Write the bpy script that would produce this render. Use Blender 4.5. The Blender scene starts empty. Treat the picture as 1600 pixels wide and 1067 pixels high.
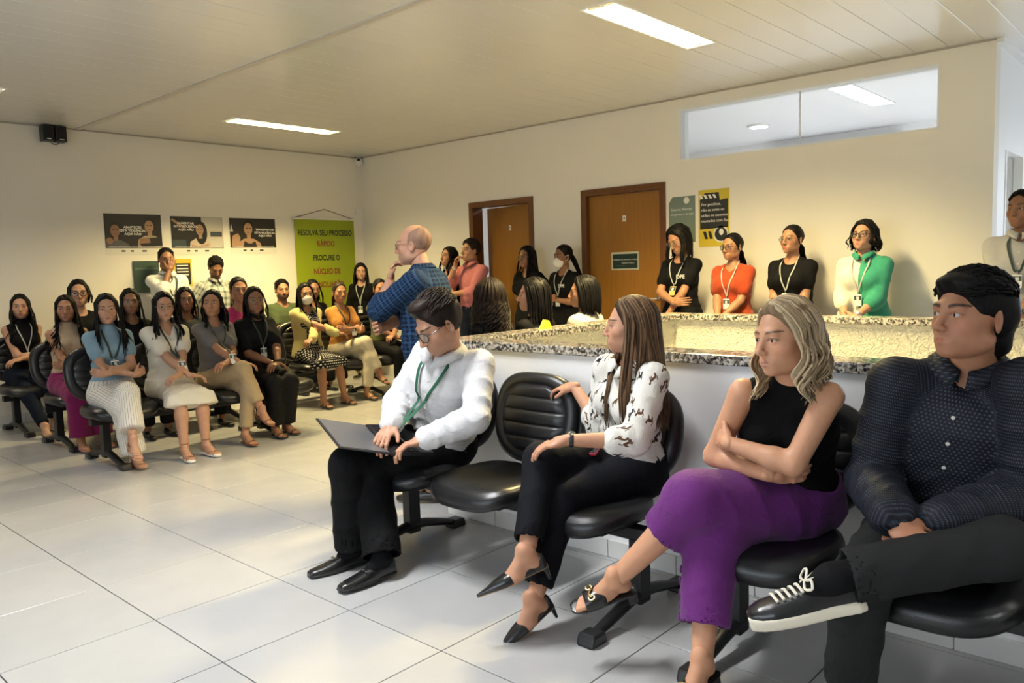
import bpy, bmesh, math, random
import numpy as np
from mathutils import Vector, Matrix
COL = bpy.context.scene.collection
SCN = bpy.context.scene
# ------------------------------------------------------------------ camera
def _camera():
    yaw, pitch, roll = math.radians(42.2606), math.radians(-5.2805), math.radians(-1.699)
    f = np.array([-math.sin(yaw)*math.cos(pitch), math.cos(yaw)*math.cos(pitch), math.sin(pitch)])
    r = np.array([math.cos(yaw), math.sin(yaw), 0.0]); u = np.cross(r, f)
    r2 = r*math.cos(roll)+u*math.sin(roll); u2 = -r*math.sin(roll)+u*math.cos(roll)
    c = bpy.data.cameras.new('camera'); c.sensor_width = 36; c.lens = 36*1237.45/1600; c.clip_start = .05
    o = bpy.data.objects.new('camera', c); COL.objects.link(o)
    M = Matrix.Identity(4)
    for i in range(3): M[i][0], M[i][1], M[i][2] = r2[i], u2[i], -f[i]
    M[0][3], M[1][3], M[2][3] = 4.2481, -0.7393, 1.365
    o.matrix_world = M; SCN.camera = o
_camera()
# ------------------------------------------------------------------ sky, exposure
_w = bpy.data.worlds.new('sky'); SCN.world = _w; _w.use_nodes = True
_w.node_tree.nodes['Background'].inputs[0].default_value = (.80, .90, 1.0, 1); _w.node_tree.nodes['Background'].inputs[1].default_value = 1.6
SCN.view_settings.view_transform = 'Standard'; SCN.view_settings.look = 'None'
SCN.view_settings.exposure = 0.14; SCN.view_settings.gamma = 1.0; SCN.view_settings.use_curve_mapping = False
SCN.cycles.max_bounces = 8; SCN.cycles.diffuse_bounces = 5; SCN.cycles.caustics_reflective = False; SCN.cycles.caustics_refractive = False
# daylight that enters through the two glazed openings: an added, unseen window behind the camera for frontal fill, the far window of the passage
def _daylight_fill(loc, rot, sx, sy, watt):
    l = bpy.data.lights.new('daylight_fill', 'AREA'); l.shape = 'RECTANGLE'; l.size = sx; l.size_y = sy; l.energy = watt; l.color = (.96, .98, 1.0)
    o = bpy.data.objects.new('daylight_fill', l); o.location = loc; o.rotation_euler = rot; COL.objects.link(o)
_daylight_fill((1.9, -3.42, 1.55), (math.pi/2, 0, 0), 4.2, 1.7, 62)  # soft frontal fill, set just outside the added front window
_daylight_fill((5.05, 9.45, 1.40), (-math.pi/2, 0, 0), 3.0, 2.2, 65)
# power (W) and colour of the ceiling lights, by place: near left, near right, far left, far right
WARM, COOL = (1, .79, .36), (.97, .985, 1)
LAMPS = [((1.40, 3.855), 390, WARM), ((-3.10, 3.93), 205, WARM), ((-3.10, .75), 26, (1, .90, .72)), ((1.40, .75), 128, COOL), ((5.90, .75), 40, COOL), ((5.90, 3.9), 18, COOL)]
# ------------------------------------------------------------------ helpers
PI = math.pi
def A3(*a): return np.array(a, float)
def unit(v):
    v = np.asarray(v, float); return v/(np.linalg.norm(v)+1e-12)
def link(o, parent=None):
    COL.objects.link(o)
    if parent is not None: o.parent = parent
    return o
def tag(o, label=None, cat=None, group=None, kind=None):
    if label: o['label'] = label
    if cat: o['category'] = cat
    if group: o['group'] = group
    if kind: o['kind'] = kind
    return o
def empty(name, loc=(0,0,0), rz=0.0):
    o = bpy.data.objects.new(name, None); o.empty_display_size = .1
    o.location = loc; o.rotation_euler = (0,0,rz); return link(o)
def mesh_np(name, V, Q, mats, parent=None, smooth=True, col=None, limb=None, mi=None):
    """mesh object from numpy vertices and quads (a quad that repeats its last index is a triangle)"""
    V = np.asarray(V, np.float32); Q = np.asarray(Q, np.int32)
    me = bpy.data.meshes.new(name)
    if len(Q) and (Q[:,2] == Q[:,3]).any():
        me.from_pydata(V.tolist(), [], [list(q[:3]) if q[2]==q[3] else list(q) for q in Q.tolist()])
    else:
        me.vertices.add(len(V)); me.vertices.foreach_set('co', V.ravel())
        me.loops.add(len(Q)*4); me.loops.foreach_set('vertex_index', Q.ravel())
        me.polygons.add(len(Q)); me.polygons.foreach_set('loop_start', np.arange(0, len(Q)*4, 4, dtype=np.int32))
        me.update(calc_edges=True)
    if smooth: me.polygons.foreach_set('use_smooth', np.ones(len(me.polygons), bool))
    if col is not None:
        c = np.ones((len(V),4), np.float32); c[:,:3] = col
        me.attributes.new('Col','FLOAT_COLOR','POINT').data.foreach_set('color', c.ravel())
    if limb is not None:
        me.attributes.new('limb','FLOAT_VECTOR','POINT').data.foreach_set('vector', np.asarray(limb,np.float32).ravel())
    for m in (mats if isinstance(mats,(list,tuple)) else [mats]): me.materials.append(m)
    if mi is not None: me.polygons.foreach_set('material_index', np.asarray(mi,np.int32))
    me.validate()
    return link(bpy.data.objects.new(name, me), parent)

class MB:
    """collects simple shapes into one mesh"""
    def __init__(s): s.V=[]; s.F=[]
    def add(s, vs, fs):
        n=len(s.V); s.V += [tuple(map(float,v)) for v in vs]; s.F += [[i+n for i in f] for f in fs]; return s
    def box(s, lo, hi):
        x0,y0,z0=lo; x1,y1,z1=hi
        return s.add([(x0,y0,z0),(x1,y0,z0),(x1,y1,z0),(x0,y1,z0),(x0,y0,z1),(x1,y0,z1),(x1,y1,z1),(x0,y1,z1)],
            [(0,3,2,1),(4,5,6,7),(0,1,5,4),(1,2,6,5),(2,3,7,6),(3,0,4,7)])
    def obox(s, c, ax, ay, az):
        c=np.array(c,float); ax,ay,az=map(lambda a:np.array(a,float),(ax,ay,az))
        vs=[c+i*ax+j*ay+k*az for k in(-1,1) for (i,j) in((-1,-1),(1,-1),(1,1),(-1,1))]
        return s.add(vs,[(0,3,2,1),(4,5,6,7),(0,1,5,4),(1,2,6,5),(2,3,7,6),(3,0,4,7)])
    def tube(s, pts, rad, n=8, flat=None, cap=True):
        """tube along pts; rad a number or list; flat=(normal vec, ratio) makes an elliptic ribbon"""
        V,Q = tube_np(pts, rad, n, flat); m=len(V)
        fs=[list(q) for q in Q]
        if cap: fs += [list(range(n))[::-1], list(range(m-n,m))]
        return s.add(V, fs)
    def prism(s, poly, d):
        """poly: list of 3D points (planar), extruded by vector d"""
        n=len(poly); d=np.array(d,float); P=[np.array(p,float) for p in poly]
        vs=P+[p+d for p in P]
        return s.add(vs,[list(range(n))[::-1], list(range(n,2*n))]+[[i,(i+1)%n,n+(i+1)%n,n+i] for i in range(n)])
    def lathe(s, prof, n=24, M=None):
        """prof list of (r,z)"""
        vs=[];fs=[]
        for r,z in prof:
            for k in range(n):
                a=2*PI*k/n; vs.append((r*math.cos(a),r*math.sin(a),z))
        if M is not None: vs=[tuple(M@Vector(v)) for v in vs]
        for i in range(len(prof)-1):
            for k in range(n): fs.append([i*n+k,i*n+(k+1)%n,(i+1)*n+(k+1)%n,(i+1)*n+k])
        fs += [list(range(n))[::-1], list(range((len(prof)-1)*n,len(prof)*n))]
        return s.add(vs,fs)
    def build(s, name, mat, parent=None, bevel=0, smooth=False, seg=2):
        me=bpy.data.meshes.new(name); me.from_pydata(s.V,[],s.F)
        bm=bmesh.new(); bm.from_mesh(me); bmesh.ops.recalc_face_normals(bm,faces=bm.faces)
        if bevel: bmesh.ops.bevel(bm,geom=[e for e in bm.edges if len(e.link_faces)==2 and e.calc_face_angle(0)>.5],offset=bevel,segments=seg,profile=.5,affect='EDGES')
        bm.to_mesh(me); bm.free()
        for p in me.polygons: p.use_smooth=smooth
        if smooth:
            try: me.set_sharp_from_angle(angle=.7)
            except Exception: pass
        me.materials.append(mat)
        return link(bpy.data.objects.new(name,me),parent)

def catmull(pts, n):
    P=np.asarray(pts,float); m=len(P)
    if m<3: return np.array([P[0]+(P[-1]-P[0])*t for t in np.linspace(0,1,n)])
    E=np.vstack([2*P[0]-P[1],P,2*P[-1]-P[-2]]); out=[]
    for t in np.linspace(0,m-1,n):
        i=min(int(t),m-2); f=t-i; a,b,c,d=E[i],E[i+1],E[i+2],E[i+3]
        out.append(.5*((2*b)+(-a+c)*f+(2*a-5*b+4*c-d)*f*f+(-a+3*b-3*c+d)*f**3))
    return np.array(out)
def tube_np(pts, rad, n=6, flat=None):
    P=np.asarray(pts,float); m=len(P); R=np.broadcast_to(np.asarray(rad,float),(m,)) if np.ndim(rad)<1 or len(np.atleast_1d(rad))==m else np.interp(np.linspace(0,1,m),np.linspace(0,1,len(rad)),rad)
    T=np.gradient(P,axis=0); T/= np.linalg.norm(T,axis=1)[:,None]+1e-12
    if flat is None:
        up=np.array([0,0,1.]) if abs(T[0][2])<.9 else np.array([1.,0,0]); ratio=1.0
        N=np.zeros_like(P); x=up-T[0]*(up@T[0]); x/=np.linalg.norm(x)
        for i in range(m):
            x=x-T[i]*(x@T[i]); x/=np.linalg.norm(x)+1e-12; N[i]=x
    else:
        fv,ratio=flat; fv=np.broadcast_to(np.asarray(fv,float),P.shape)
        N=fv-T*(fv*T).sum(1)[:,None]; N/=np.linalg.norm(N,axis=1)[:,None]+1e-9
    B=np.cross(T,N); a=2*PI*np.arange(n)/n
    ca,sa=np.cos(a),np.sin(a)
    V=P[:,None,:]+R[:,None,None]*(B[:,None,:]*ca[None,:,None]+N[:,None,:]*(ratio*sa)[None,:,None])
    V=V.reshape(-1,3); i=np.arange(m-1)[:,None]*n; k=np.arange(n)[None,:]; k2=(k+1)%n
    Q=np.stack([i+k,i+k2,i+n+k2,i+n+k],-1).reshape(-1,4)
    return V,Q

# ------------------------------------------------------------------ materials
def _nt(name):
    m=bpy.data.materials.new(name); m.use_nodes=True; nt=m.node_tree; return m,nt,nt.nodes['Principled BSDF']
class N:
    """tiny node helper"""
    def __init__(s,nt): s.nt=nt
    def __call__(s,t,**kw):
        n=s.nt.nodes.new(t)
        for k,v in kw.items():
            if k.startswith('i_'):
                key=k[2:]; key=int(key) if key.isdigit() else key
                if hasattr(v,'is_output'): s.nt.links.new(v,n.inputs[key])
                else: n.inputs[key].default_value=v
            else: setattr(n,k,v)
        return n
    def math(s,op,a,b=0.0,c=0.0):
        n=s.nt.nodes.new('ShaderNodeMath'); n.operation=op
        for i,v in enumerate((a,b,c)):
            if hasattr(v,'is_output'): s.nt.links.new(v,n.inputs[i])
            else: n.inputs[i].default_value=v
        return n.outputs[0]
    def mix(s,f,a,b):
        n=s.nt.nodes.new('ShaderNodeMix'); n.data_type='RGBA'
        for i,v in ((0,f),(6,a),(7,b)):
            if hasattr(v,'is_output'): s.nt.links.new(v,n.inputs[i])
            else: n.inputs[i].default_value=(v if i==0 else (*v[:3],1))
        return n.outputs[2]
    def link(s,a,b): s.nt.links.new(a,b)
_mc={}
def simple(name,col,rough=.5,metal=0,spec=.5,bump=0,bscale=200,var=0,vscale=20,emit=0,trans=0,coat=0):
    k=(name,)
    if k in _mc: return _mc[k]
    m,nt,b=_nt(name); n=N(nt)
    b.inputs['Base Color'].default_value=(*col,1); b.inputs['Roughness'].default_value=rough; b.inputs['Metallic'].default_value=metal
    b.inputs['Specular IOR Level'].default_value=spec; b.inputs['Coat Weight'].default_value=coat
    tc=n('ShaderNodeTexCoord')
    if var:
        t=n('ShaderNodeTexNoise',i_Vector=tc.outputs['Object'],i_Scale=vscale,i_Detail=3.0)
        f=n.math('MULTIPLY',t.outputs['Fac'],1.0)
        lo=[c*(1-var) for c in col]; hi=[min(1,c*(1+var)) for c in col]
        n.link(n.mix(f,lo,hi),b.inputs['Base Color'])
    if bump:
        t=n('ShaderNodeTexNoise',i_Vector=tc.outputs['Object'],i_Scale=bscale,i_Detail=3.0)
        bp=n('ShaderNodeBump',i_Strength=bump,i_Distance=.002,i_Height=t.outputs['Fac']); n.link(bp.outputs[0],b.inputs['Normal'])
    if emit: b.inputs['Emission Color'].default_value=(*col,1); b.inputs['Emission Strength'].default_value=emit
    if trans: b.inputs['Transmission Weight'].default_value=trans
    _mc[k]=m; return m

def fabric(name, col, kind='plain', col2=(1,1,1), rough=.85, scale=1.0, spec=.15, bump=.35, sheen=.15):
    """cloth; patterns run in the 'limb' attribute: x,y around the limb (m), z along it (m)"""
    k=('fab',name)
    if k in _mc: return _mc[k]
    m,nt,b=_nt(name); n=N(nt)
    at=n('ShaderNodeAttribute',attribute_name='limb'); tc=n('ShaderNodeTexCoord')
    sep=n('ShaderNodeSeparateXYZ',i_0=at.outputs['Vector']); x,y,z=sep.outputs
    ang=n.math('ARCTAN2',x,y); r=n.math('SQRT',n.math('ADD',n.math('MULTIPLY',x,x),n.math('MULTIPLY',y,y)))
    color=None
    def stripe(c,freq,width):
        f=n.math('FRACT',n.math('MULTIPLY',c,freq)); return n.math('LESS_THAN',f,width)
    if kind=='stripes':      # thin stripes that run along the limb
        s=stripe(ang,scale*1.0,.16); color=n.mix(s,col,col2)
    elif kind=='plaid':
        u=n.math('MULTIPLY',ang,.115)
        a=stripe(u,34*scale,.5); c=stripe(z,34*scale,.5)
        a2=stripe(u,17*scale,.2); c2=stripe(z,17*scale,.2)
        f=n.math('MULTIPLY',n.math('ADD',a,c),.5); base=n.mix(f,col,col2)
        g=n.math('MULTIPLY',n.math('MAXIMUM',a2,c2),.35); color=n.mix(g,base,[min(1,q*1.5+.01) for q in col2])
    elif kind=='dots' or kind=='prints':
        u=n.math('MULTIPLY',ang,.12)
        comb=n('ShaderNodeCombineXYZ',i_0=n.math('MULTIPLY',u,scale),i_1=n.math('MULTIPLY',z,scale))
        if kind=='dots':
            row=n.math('FLOOR',n.math('MULTIPLY',z,scale)); sh=n.math('MULTIPLY',n.math('MODULO',row,2.0),.5)
            fu=n.math('SUBTRACT',n.math('FRACT',n.math('ADD',n.math('MULTIPLY',u,scale),sh)),.5)
            fv=n.math('SUBTRACT',n.math('FRACT',n.math('MULTIPLY',z,scale)),.5)
            d=n.math('SQRT',n.math('ADD',n.math('MULTIPLY',fu,fu),n.math('MULTIPLY',fv,fv)))
            color=n.mix(n.math('LESS_THAN',d,.24),col,col2)
        else:
            # scattered small animal-like blots: a stretched body per cell with noise-eaten edges
            vo=n('ShaderNodeTexVoronoi',voronoi_dimensions='2D',i_Vector=comb.outputs[0],i_Scale=1.0,i_Randomness=.75)
            dv=n('ShaderNodeVectorMath',operation='SUBTRACT'); n.link(comb.outputs[0],dv.inputs[0]); n.link(vo.outputs['Position'],dv.inputs[1])
            sc=n('ShaderNodeSeparateColor'); n.link(vo.outputs['Color'],sc.inputs[0])
            ro=n('ShaderNodeVectorRotate',rotation_type='Z_AXIS'); n.link(dv.outputs[0],ro.inputs[0]); n.link(n.math('MULTIPLY',n.math('SUBTRACT',sc.outputs[0],.5),2.0),ro.inputs['Angle'])
            sp=n('ShaderNodeSeparateXYZ'); n.link(ro.outputs[0],sp.inputs[0])
            px,py=sp.outputs[0],sp.outputs[1]
            def blob(cx,cy,rx,ry):
                a=n.math('DIVIDE',n.math('SUBTRACT',px,cx),rx); c=n.math('DIVIDE',n.math('SUBTRACT',py,cy),ry)
                return n.math('LESS_THAN',n.math('ADD',n.math('MULTIPLY',a,a),n.math('MULTIPLY',c,c)),1.0)
            s=blob(0,0,.26,.085)
            for q in ((-.26,.10,.085,.085),(-.2,-.14,.045,.13),(-.1,-.13,.04,.11),(.16,-.14,.045,.13),(.23,-.12,.04,.12),(.3,.1,.04,.13)): s=n.math('MAXIMUM',s,blob(*q))
            keep=n.math('GREATER_THAN',sc.outputs[1],.2); s=n.math('MULTIPLY',s,keep)
            pc=n.mix(n.math('GREATER_THAN',sc.outputs[2],.55),(.012,.012,.014),(.10,.045,.02))
            color=n.mix(s,col,pc)
    elif kind=='checks':
        u=n.math('MULTIPLY',ang,.115)
        a=stripe(u,14*scale,.4); c=stripe(z,14*scale,.4); f=n.math('MULTIPLY',n.math('ADD',a,c),.5); color=n.mix(f,col,col2)
    elif kind=='halves':     # two-coloured shirt, split at the front middle
        so=n('ShaderNodeSeparateXYZ'); n.link(tc.outputs['Object'],so.inputs[0]); color=n.mix(n.math('GREATER_THAN',so.outputs[0],0.0),col,col2)
    nz=n('ShaderNodeTexNoise',i_Vector=tc.outputs['Object'],i_Scale=9.0,i_Detail=3.0)
    sh=n.math('MULTIPLY_ADD',nz.outputs['Fac'],.24,.88)
    hsv=n('ShaderNodeHueSaturation',i_Value=sh)
    if color is not None: n.link(color,hsv.inputs['Color'])
    else: hsv.inputs['Color'].default_value=(*col,1)
    n.link(hsv.outputs[0],b.inputs['Base Color'])
    b.inputs['Roughness'].default_value=rough; b.inputs['Specular IOR Level'].default_value=spec; b.inputs['Sheen Weight'].default_value=sheen if max(col)>.1 else 0
    w1=n('ShaderNodeTexNoise',i_Vector=tc.outputs['Object'],i_Scale=28.0,i_Detail=2.0,i_Distortion=.8)
    w2=n('ShaderNodeTexNoise',i_Vector=tc.outputs['Object'],i_Scale=420.0,i_Detail=1.0)
    hh=n.math('ADD',n.math('MULTIPLY',w1.outputs['Fac'],6.0),w2.outputs['Fac'])
    bp=n('ShaderNodeBump',i_Strength=bump,i_Distance=.0016,i_Height=hh); n.link(bp.outputs[0],b.inputs['Normal'])
    _mc[k]=m; return m

def skin_mat():
    if 'skin' in _mc: return _mc['skin']
    m,nt,b=_nt('skin'); n=N(nt)
    at=n('ShaderNodeAttribute',attribute_name='Col'); tc=n('ShaderNodeTexCoord')
    nz=n('ShaderNodeTexNoise',i_Vector=tc.outputs['Object'],i_Scale=35.0,i_Detail=4.0)
    hsv=n('ShaderNodeHueSaturation',i_Value=n.math('MULTIPLY_ADD',nz.outputs['Fac'],.22,.89),i_Color=at.outputs['Color'])
    n.link(hsv.outputs[0],b.inputs['Base Color']); b.inputs['Roughness'].default_value=.48; b.inputs['Specular IOR Level'].default_value=.38
    b.inputs['Subsurface Weight'].default_value=.12; b.inputs['Subsurface Radius'].default_value=(1,.35,.2); b.inputs['Subsurface Scale'].default_value=.006
    n2=n('ShaderNodeTexNoise',i_Vector=tc.outputs['Object'],i_Scale=260.0,i_Detail=2.0)
    bp=n('ShaderNodeBump',i_Strength=.12,i_Distance=.001,i_Height=n2.outputs['Fac']); n.link(bp.outputs[0],b.inputs['Normal'])
    _mc['skin']=m; return m
def eye_mat():
    if 'eye' in _mc: return _mc['eye']
    m,nt,b=_nt('eye'); n=N(nt)
    at=n('ShaderNodeAttribute',attribute_name='Col'); n.link(at.outputs['Color'],b.inputs['Base Color']); b.inputs['Roughness'].default_value=.12
    _mc['eye']=m; return m
def hair_mat():
    if 'hair' in _mc: return _mc['hair']
    m,nt,b=_nt('hair'); n=N(nt)
    at=n('ShaderNodeAttribute',attribute_name='Col'); lb=n('ShaderNodeAttribute',attribute_name='limb')
    mp=n('ShaderNodeMapping',i_Vector=lb.outputs['Vector']); mp.inputs['Scale'].default_value=(1,1,.03)
    nz=n('ShaderNodeTexNoise',i_Vector=mp.outputs[0],i_Scale=420.0,i_Detail=2.0)
    hsv=n('ShaderNodeHueSaturation',i_Value=n.math('MULTIPLY_ADD',nz.outputs['Fac'],.9,.55),i_Color=at.outputs['Color'])
    n.link(hsv.outputs[0],b.inputs['Base Color']); b.inputs['Roughness'].default_value=.5; b.inputs['Specular IOR Level'].default_value=.13
    bp=n('ShaderNodeBump',i_Strength=.6,i_Distance=.0012,i_Height=nz.outputs['Fac']); n.link(bp.outputs[0],b.inputs['Normal'])
    _mc['hair']=m; return m

def clear_glass(name,tint=(.95,.98,.97),gloss=.10,rough=.03):
    m,nt,b=_nt(name); n=N(nt); nt.nodes.remove(b)
    t=n('ShaderNodeBsdfTransparent'); t.inputs[0].default_value=(*tint,1); g=n('ShaderNodeBsdfGlossy'); g.inputs['Roughness'].default_value=rough
    mx=n('ShaderNodeMixShader'); lw=n('ShaderNodeFresnel'); lw.inputs[0].default_value=1.45
    n.link(n.math('MULTIPLY',lw.outputs[0],gloss*4),mx.inputs[0]); n.link(t.outputs[0],mx.inputs[1]); n.link(g.outputs[0],mx.inputs[2]); n.link(mx.outputs[0],nt.nodes['Material Output'].inputs[0]); return m
# ------------------------------------------------------------------ implicit surfaces
class Cone:
    def __init__(s,a,b,ra,rb,k=.02,op='u',fold=None):
        s.a=np.asarray(a,float); s.b=np.asarray(b,float); s.ra=ra; s.rb=rb; s.k=k; s.op=op; s.fold=fold
        s.u=unit(s.b-s.a); h=A3(0,0,1) if abs(s.u[2])<.9 else A3(0,1,0)
        s.r=unit(np.cross(h,s.u)); s.f=np.cross(s.u,s.r)
    def frame(s,r): # give the cone a known 'front' so that patterns line up
        s.r=unit(r-s.u*(np.dot(r,s.u))); s.f=np.cross(s.u,s.r); return s
    def bb(s):
        m=max(s.ra,s.rb); return np.minimum(s.a,s.b)-m, np.maximum(s.a,s.b)+m
    def d(s,X,Y,Z):
        a=s.a; e=s.b-s.a; L2=e@e+1e-12
        px,py,pz=X-a[0],Y-a[1],Z-a[2]
        t=np.clip((px*e[0]+py*e[1]+pz*e[2])/L2,0,1)
        dx,dy,dz=px-t*e[0],py-t*e[1],pz-t*e[2]
        d=np.sqrt(dx*dx+dy*dy+dz*dz)-(s.ra+t*(s.rb-s.ra))
        if s.fold:
            amp,fr,ph,w0,w1=s.fold
            an=np.arctan2(dx*s.r[0]+dy*s.r[1]+dz*s.r[2],dx*s.f[0]+dy*s.f[1]+dz*s.f[2])
            L=math.sqrt(L2); q=t*L*fr+1.3*np.sin(an*1.0+ph)+.6*np.sin(an*2+ph*2.3)
            w=w0+(w1-w0)*t
            d=d-amp*w*(1-np.abs(np.sin(q)))**1.6+amp*.3
        return d
    def loc(s,P):
        q=P-s.a; return np.stack([q@s.r,q@s.f,q@s.u],1)
class Ell:
    def __init__(s,c,r,M=None,k=.02,op='u'):
        s.c=np.asarray(c,float); s.rr=np.asarray(r,float); s.M=np.eye(3) if M is None else np.asarray(M,float); s.k=k; s.op=op
        s.r,s.f,s.u=s.M[:,0],s.M[:,1],s.M[:,2]; s.a=s.c
    def bb(s):
        e=np.sqrt(((s.M*s.rr)**2).sum(1)); return s.c-e,s.c+e
    def d(s,X,Y,Z):
        px,py,pz=X-s.c[0],Y-s.c[1],Z-s.c[2]; M=s.M
        x=(px*M[0,0]+py*M[1,0]+pz*M[2,0])/s.rr[0]; y=(px*M[0,1]+py*M[1,1]+pz*M[2,1])/s.rr[1]; z=(px*M[0,2]+py*M[1,2]+pz*M[2,2])/s.rr[2]
        k0=np.sqrt(x*x+y*y+z*z); k1=np.sqrt((x/s.rr[0])**2+(y/s.rr[1])**2+(z/s.rr[2])**2)+1e-9
        return np.maximum(k0*(k0-1)/k1,-.5*min(s.rr))
    def loc(s,P): return (P-s.c)@s.M
class Loft:
    """stations (h,w,front,back[,shift]) along axis u from a; r right, f front"""
    def __init__(s,a,u,r,st,k=.03,op='u',n=2.0,inf=0.0,fold=None):
        s.a=np.asarray(a,float); s.u=unit(u); s.r=unit(np.asarray(r)-s.u*np.dot(r,s.u)); s.f=np.cross(s.u,s.r)
        s.st=np.array([tuple(q)+(0,)*(5-len(q)) for q in st],float); s.k=k; s.op=op; s.n=n; s.inf=inf; s.fold=fold
    def bb(s):
        m=s.st[:,1:4].max()+abs(s.st[:,4]).max()+s.inf; p=s.a+s.u*s.st[0,0]; q=s.a+s.u*s.st[-1,0]
        return np.minimum(p,q)-m,np.maximum(p,q)+m
    def d(s,X,Y,Z):
        px,py,pz=X-s.a[0],Y-s.a[1],Z-s.a[2]
        h=px*s.u[0]+py*s.u[1]+pz*s.u[2]; x=px*s.r[0]+py*s.r[1]+pz*s.r[2]; y=px*s.f[0]+py*s.f[1]+pz*s.f[2]
        S=s.st; H=S[:,0]
        W=np.interp(h,H,S[:,1]); Fr=np.interp(h,H,S[:,2]); B=np.interp(h,H,S[:,3])
        if S[:,4].any(): y=y-np.interp(h,H,S[:,4])
        D=np.where(y>0,Fr,B)
        if s.n==2.0: q=np.sqrt((x/W)**2+(y/D)**2)
        else: q=(np.abs(x/W)**s.n+np.abs(y/D)**s.n)**(1/s.n)
        d=(q-1)*np.minimum(W,D)-s.inf
        if s.fold:
            amp,fr,ph,h0,h1=s.fold
            w=np.exp(-((h-h0)/h1)**2); g=h*fr+1.4*np.sin(x*14+ph)+.8*np.sin(x*31+y*17+ph*1.7)
            d=d-amp*w*(1-np.abs(np.sin(g)))**1.5+amp*.2
        return np.maximum(d,np.maximum(H[0]-h-s.inf,h-H[-1]-s.inf))
    def loc(s,P):
        q=P-s.a; return np.stack([q@s.r,q@s.f,q@s.u],1)
class Plane:
    def __init__(s,p,nrm,k=.004): s.p=np.asarray(p,float); s.nn=unit(nrm); s.k=k; s.op='i'
    def bb(s): return None
    def d(s,X,Y,Z): return (X-s.p[0])*s.nn[0]+(Y-s.p[1])*s.nn[1]+(Z-s.p[2])*s.nn[2]
def clipped(prim,*planes):
    """a prim cut by planes of its own before it joins the others"""
    class C:
        k=prim.k; op=prim.op; r=getattr(prim,'r',None); f=getattr(prim,'f',None); u=getattr(prim,'u',None); a=getattr(prim,'a',None)
        def bb(s): return prim.bb()
        def d(s,X,Y,Z):
            d=prim.d(X,Y,Z)
            for q in planes: d=np.maximum(d,q.d(X,Y,Z))
            return d
        def loc(s,P): return prim.loc(P)
    return C()
def smin(a,b,k):
    if k<=0: return np.minimum(a,b)
    h=np.clip(.5+.5*(b-a)/k,0,1); return b+(a-b)*h-k*h*(1-h)
def field(prims,res):
    us=[p for p in prims if p.op=='u']
    lo=np.min([p.bb()[0] for p in us],0)-4*res; hi=np.max([p.bb()[1] for p in us],0)+4*res
    n=np.ceil((hi-lo)/res).astype(int)+1
    ax=[(lo[i]+res*np.arange(n[i])).astype(np.float32) for i in range(3)]
    D=np.full(n,.2,np.float32)
    for p in prims:
        b=p.bb()
        if b is None: i0=np.zeros(3,int); i1=n
        else:
            m=p.k+3*res
            i0=np.clip(np.floor((b[0]-m-lo)/res).astype(int),0,n); i1=np.clip(np.ceil((b[1]+m-lo)/res).astype(int)+1,0,n)
            if (i1<=i0).any(): continue
        sl=tuple(slice(i0[i],i1[i]) for i in range(3))
        d=p.d(ax[0][sl[0]][:,None,None],ax[1][sl[1]][None,:,None],ax[2][sl[2]][None,None,:]).astype(np.float32)
        if p.op=='u': D[sl]=smin(D[sl],d,p.k)
        elif p.op=='s': D[sl]=-smin(-D[sl],d,p.k)
        else: D[sl]=-smin(-D[sl],-d,p.k)
    return D,lo
def nets(D,lo,res):
    S=D<0; c=np.zeros(np.array(D.shape)-1,np.uint8)
    for i in(0,1):
        for j in(0,1):
            for k in(0,1): c+=S[i:S.shape[0]-1+i,j:S.shape[1]-1+j,k:S.shape[2]-1+k]
    I=np.argwhere((c>0)&(c<8)); n=len(I)
    idm=np.full(c.shape,-1,np.int32); idm[I[:,0],I[:,1],I[:,2]]=np.arange(n)
    acc=np.zeros((n,3)); cnt=np.zeros(n)
    cor=[(i,j,k) for i in(0,1) for j in(0,1) for k in(0,1)]
    val={o:D[I[:,0]+o[0],I[:,1]+o[1],I[:,2]+o[2]].astype(float) for o in cor}
    for o in cor:
        for ax in range(3):
            if o[ax]==0:
                o2=list(o); o2[ax]=1; a,b=val[o],val[tuple(o2)]
                m=(a<0)!=(b<0); t=np.where(m,a/np.where(m,a-b,1),0)
                p=np.tile(np.array(o,float),(n,1)); p[:,ax]+=t
                acc[m]+=p[m]; cnt[m]+=1
    V=lo+res*(I+acc/np.maximum(cnt,1)[:,None])
    Qs=[]
    for ax in range(3):
        b,cx=[(1,2),(2,0),(0,1)][ax]
        s0=[slice(None)]*3; s1=[slice(None)]*3; s0[ax]=slice(0,-1); s1[ax]=slice(1,None)
        E=np.argwhere(S[tuple(s0)]!=S[tuple(s1)])
        E=E[(E[:,b]>0)&(E[:,cx]>0)&(E[:,b]<c.shape[b])&(E[:,cx]<c.shape[cx])]
        if not len(E): continue
        inside=S[E[:,0],E[:,1],E[:,2]]
        def cell(db,dc):
            q=E.copy(); q[:,b]+=db; q[:,cx]+=dc; return idm[q[:,0],q[:,1],q[:,2]]
        q=np.stack([cell(-1,-1),cell(0,-1),cell(0,0),cell(-1,0)],1)
        q[~inside]=q[~inside][:,::-1]; Qs.append(q)
    Q=np.concatenate(Qs); Q=Q[(Q>=0).all(1)]
    return V,Q
def solid(prims,res,smooth=0):
    D,lo=field(prims,res); V,Q=nets(D,lo,res)
    if smooth and len(Q):
        e=np.concatenate([Q[:,[0,1]],Q[:,[1,2]],Q[:,[2,3]],Q[:,[3,0]]])
        for lam in (.5,-.52)*smooth:
            s=np.zeros_like(V); w=np.zeros(len(V))
            for i in range(3): s[:,i]=np.bincount(e[:,0],V[e[:,1],i],len(V))+np.bincount(e[:,1],V[e[:,0],i],len(V))
            w=np.bincount(e[:,0],minlength=len(V))+np.bincount(e[:,1],minlength=len(V))
            V=V+lam*(s/np.maximum(w,1)[:,None]-V)
    return V,Q
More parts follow.
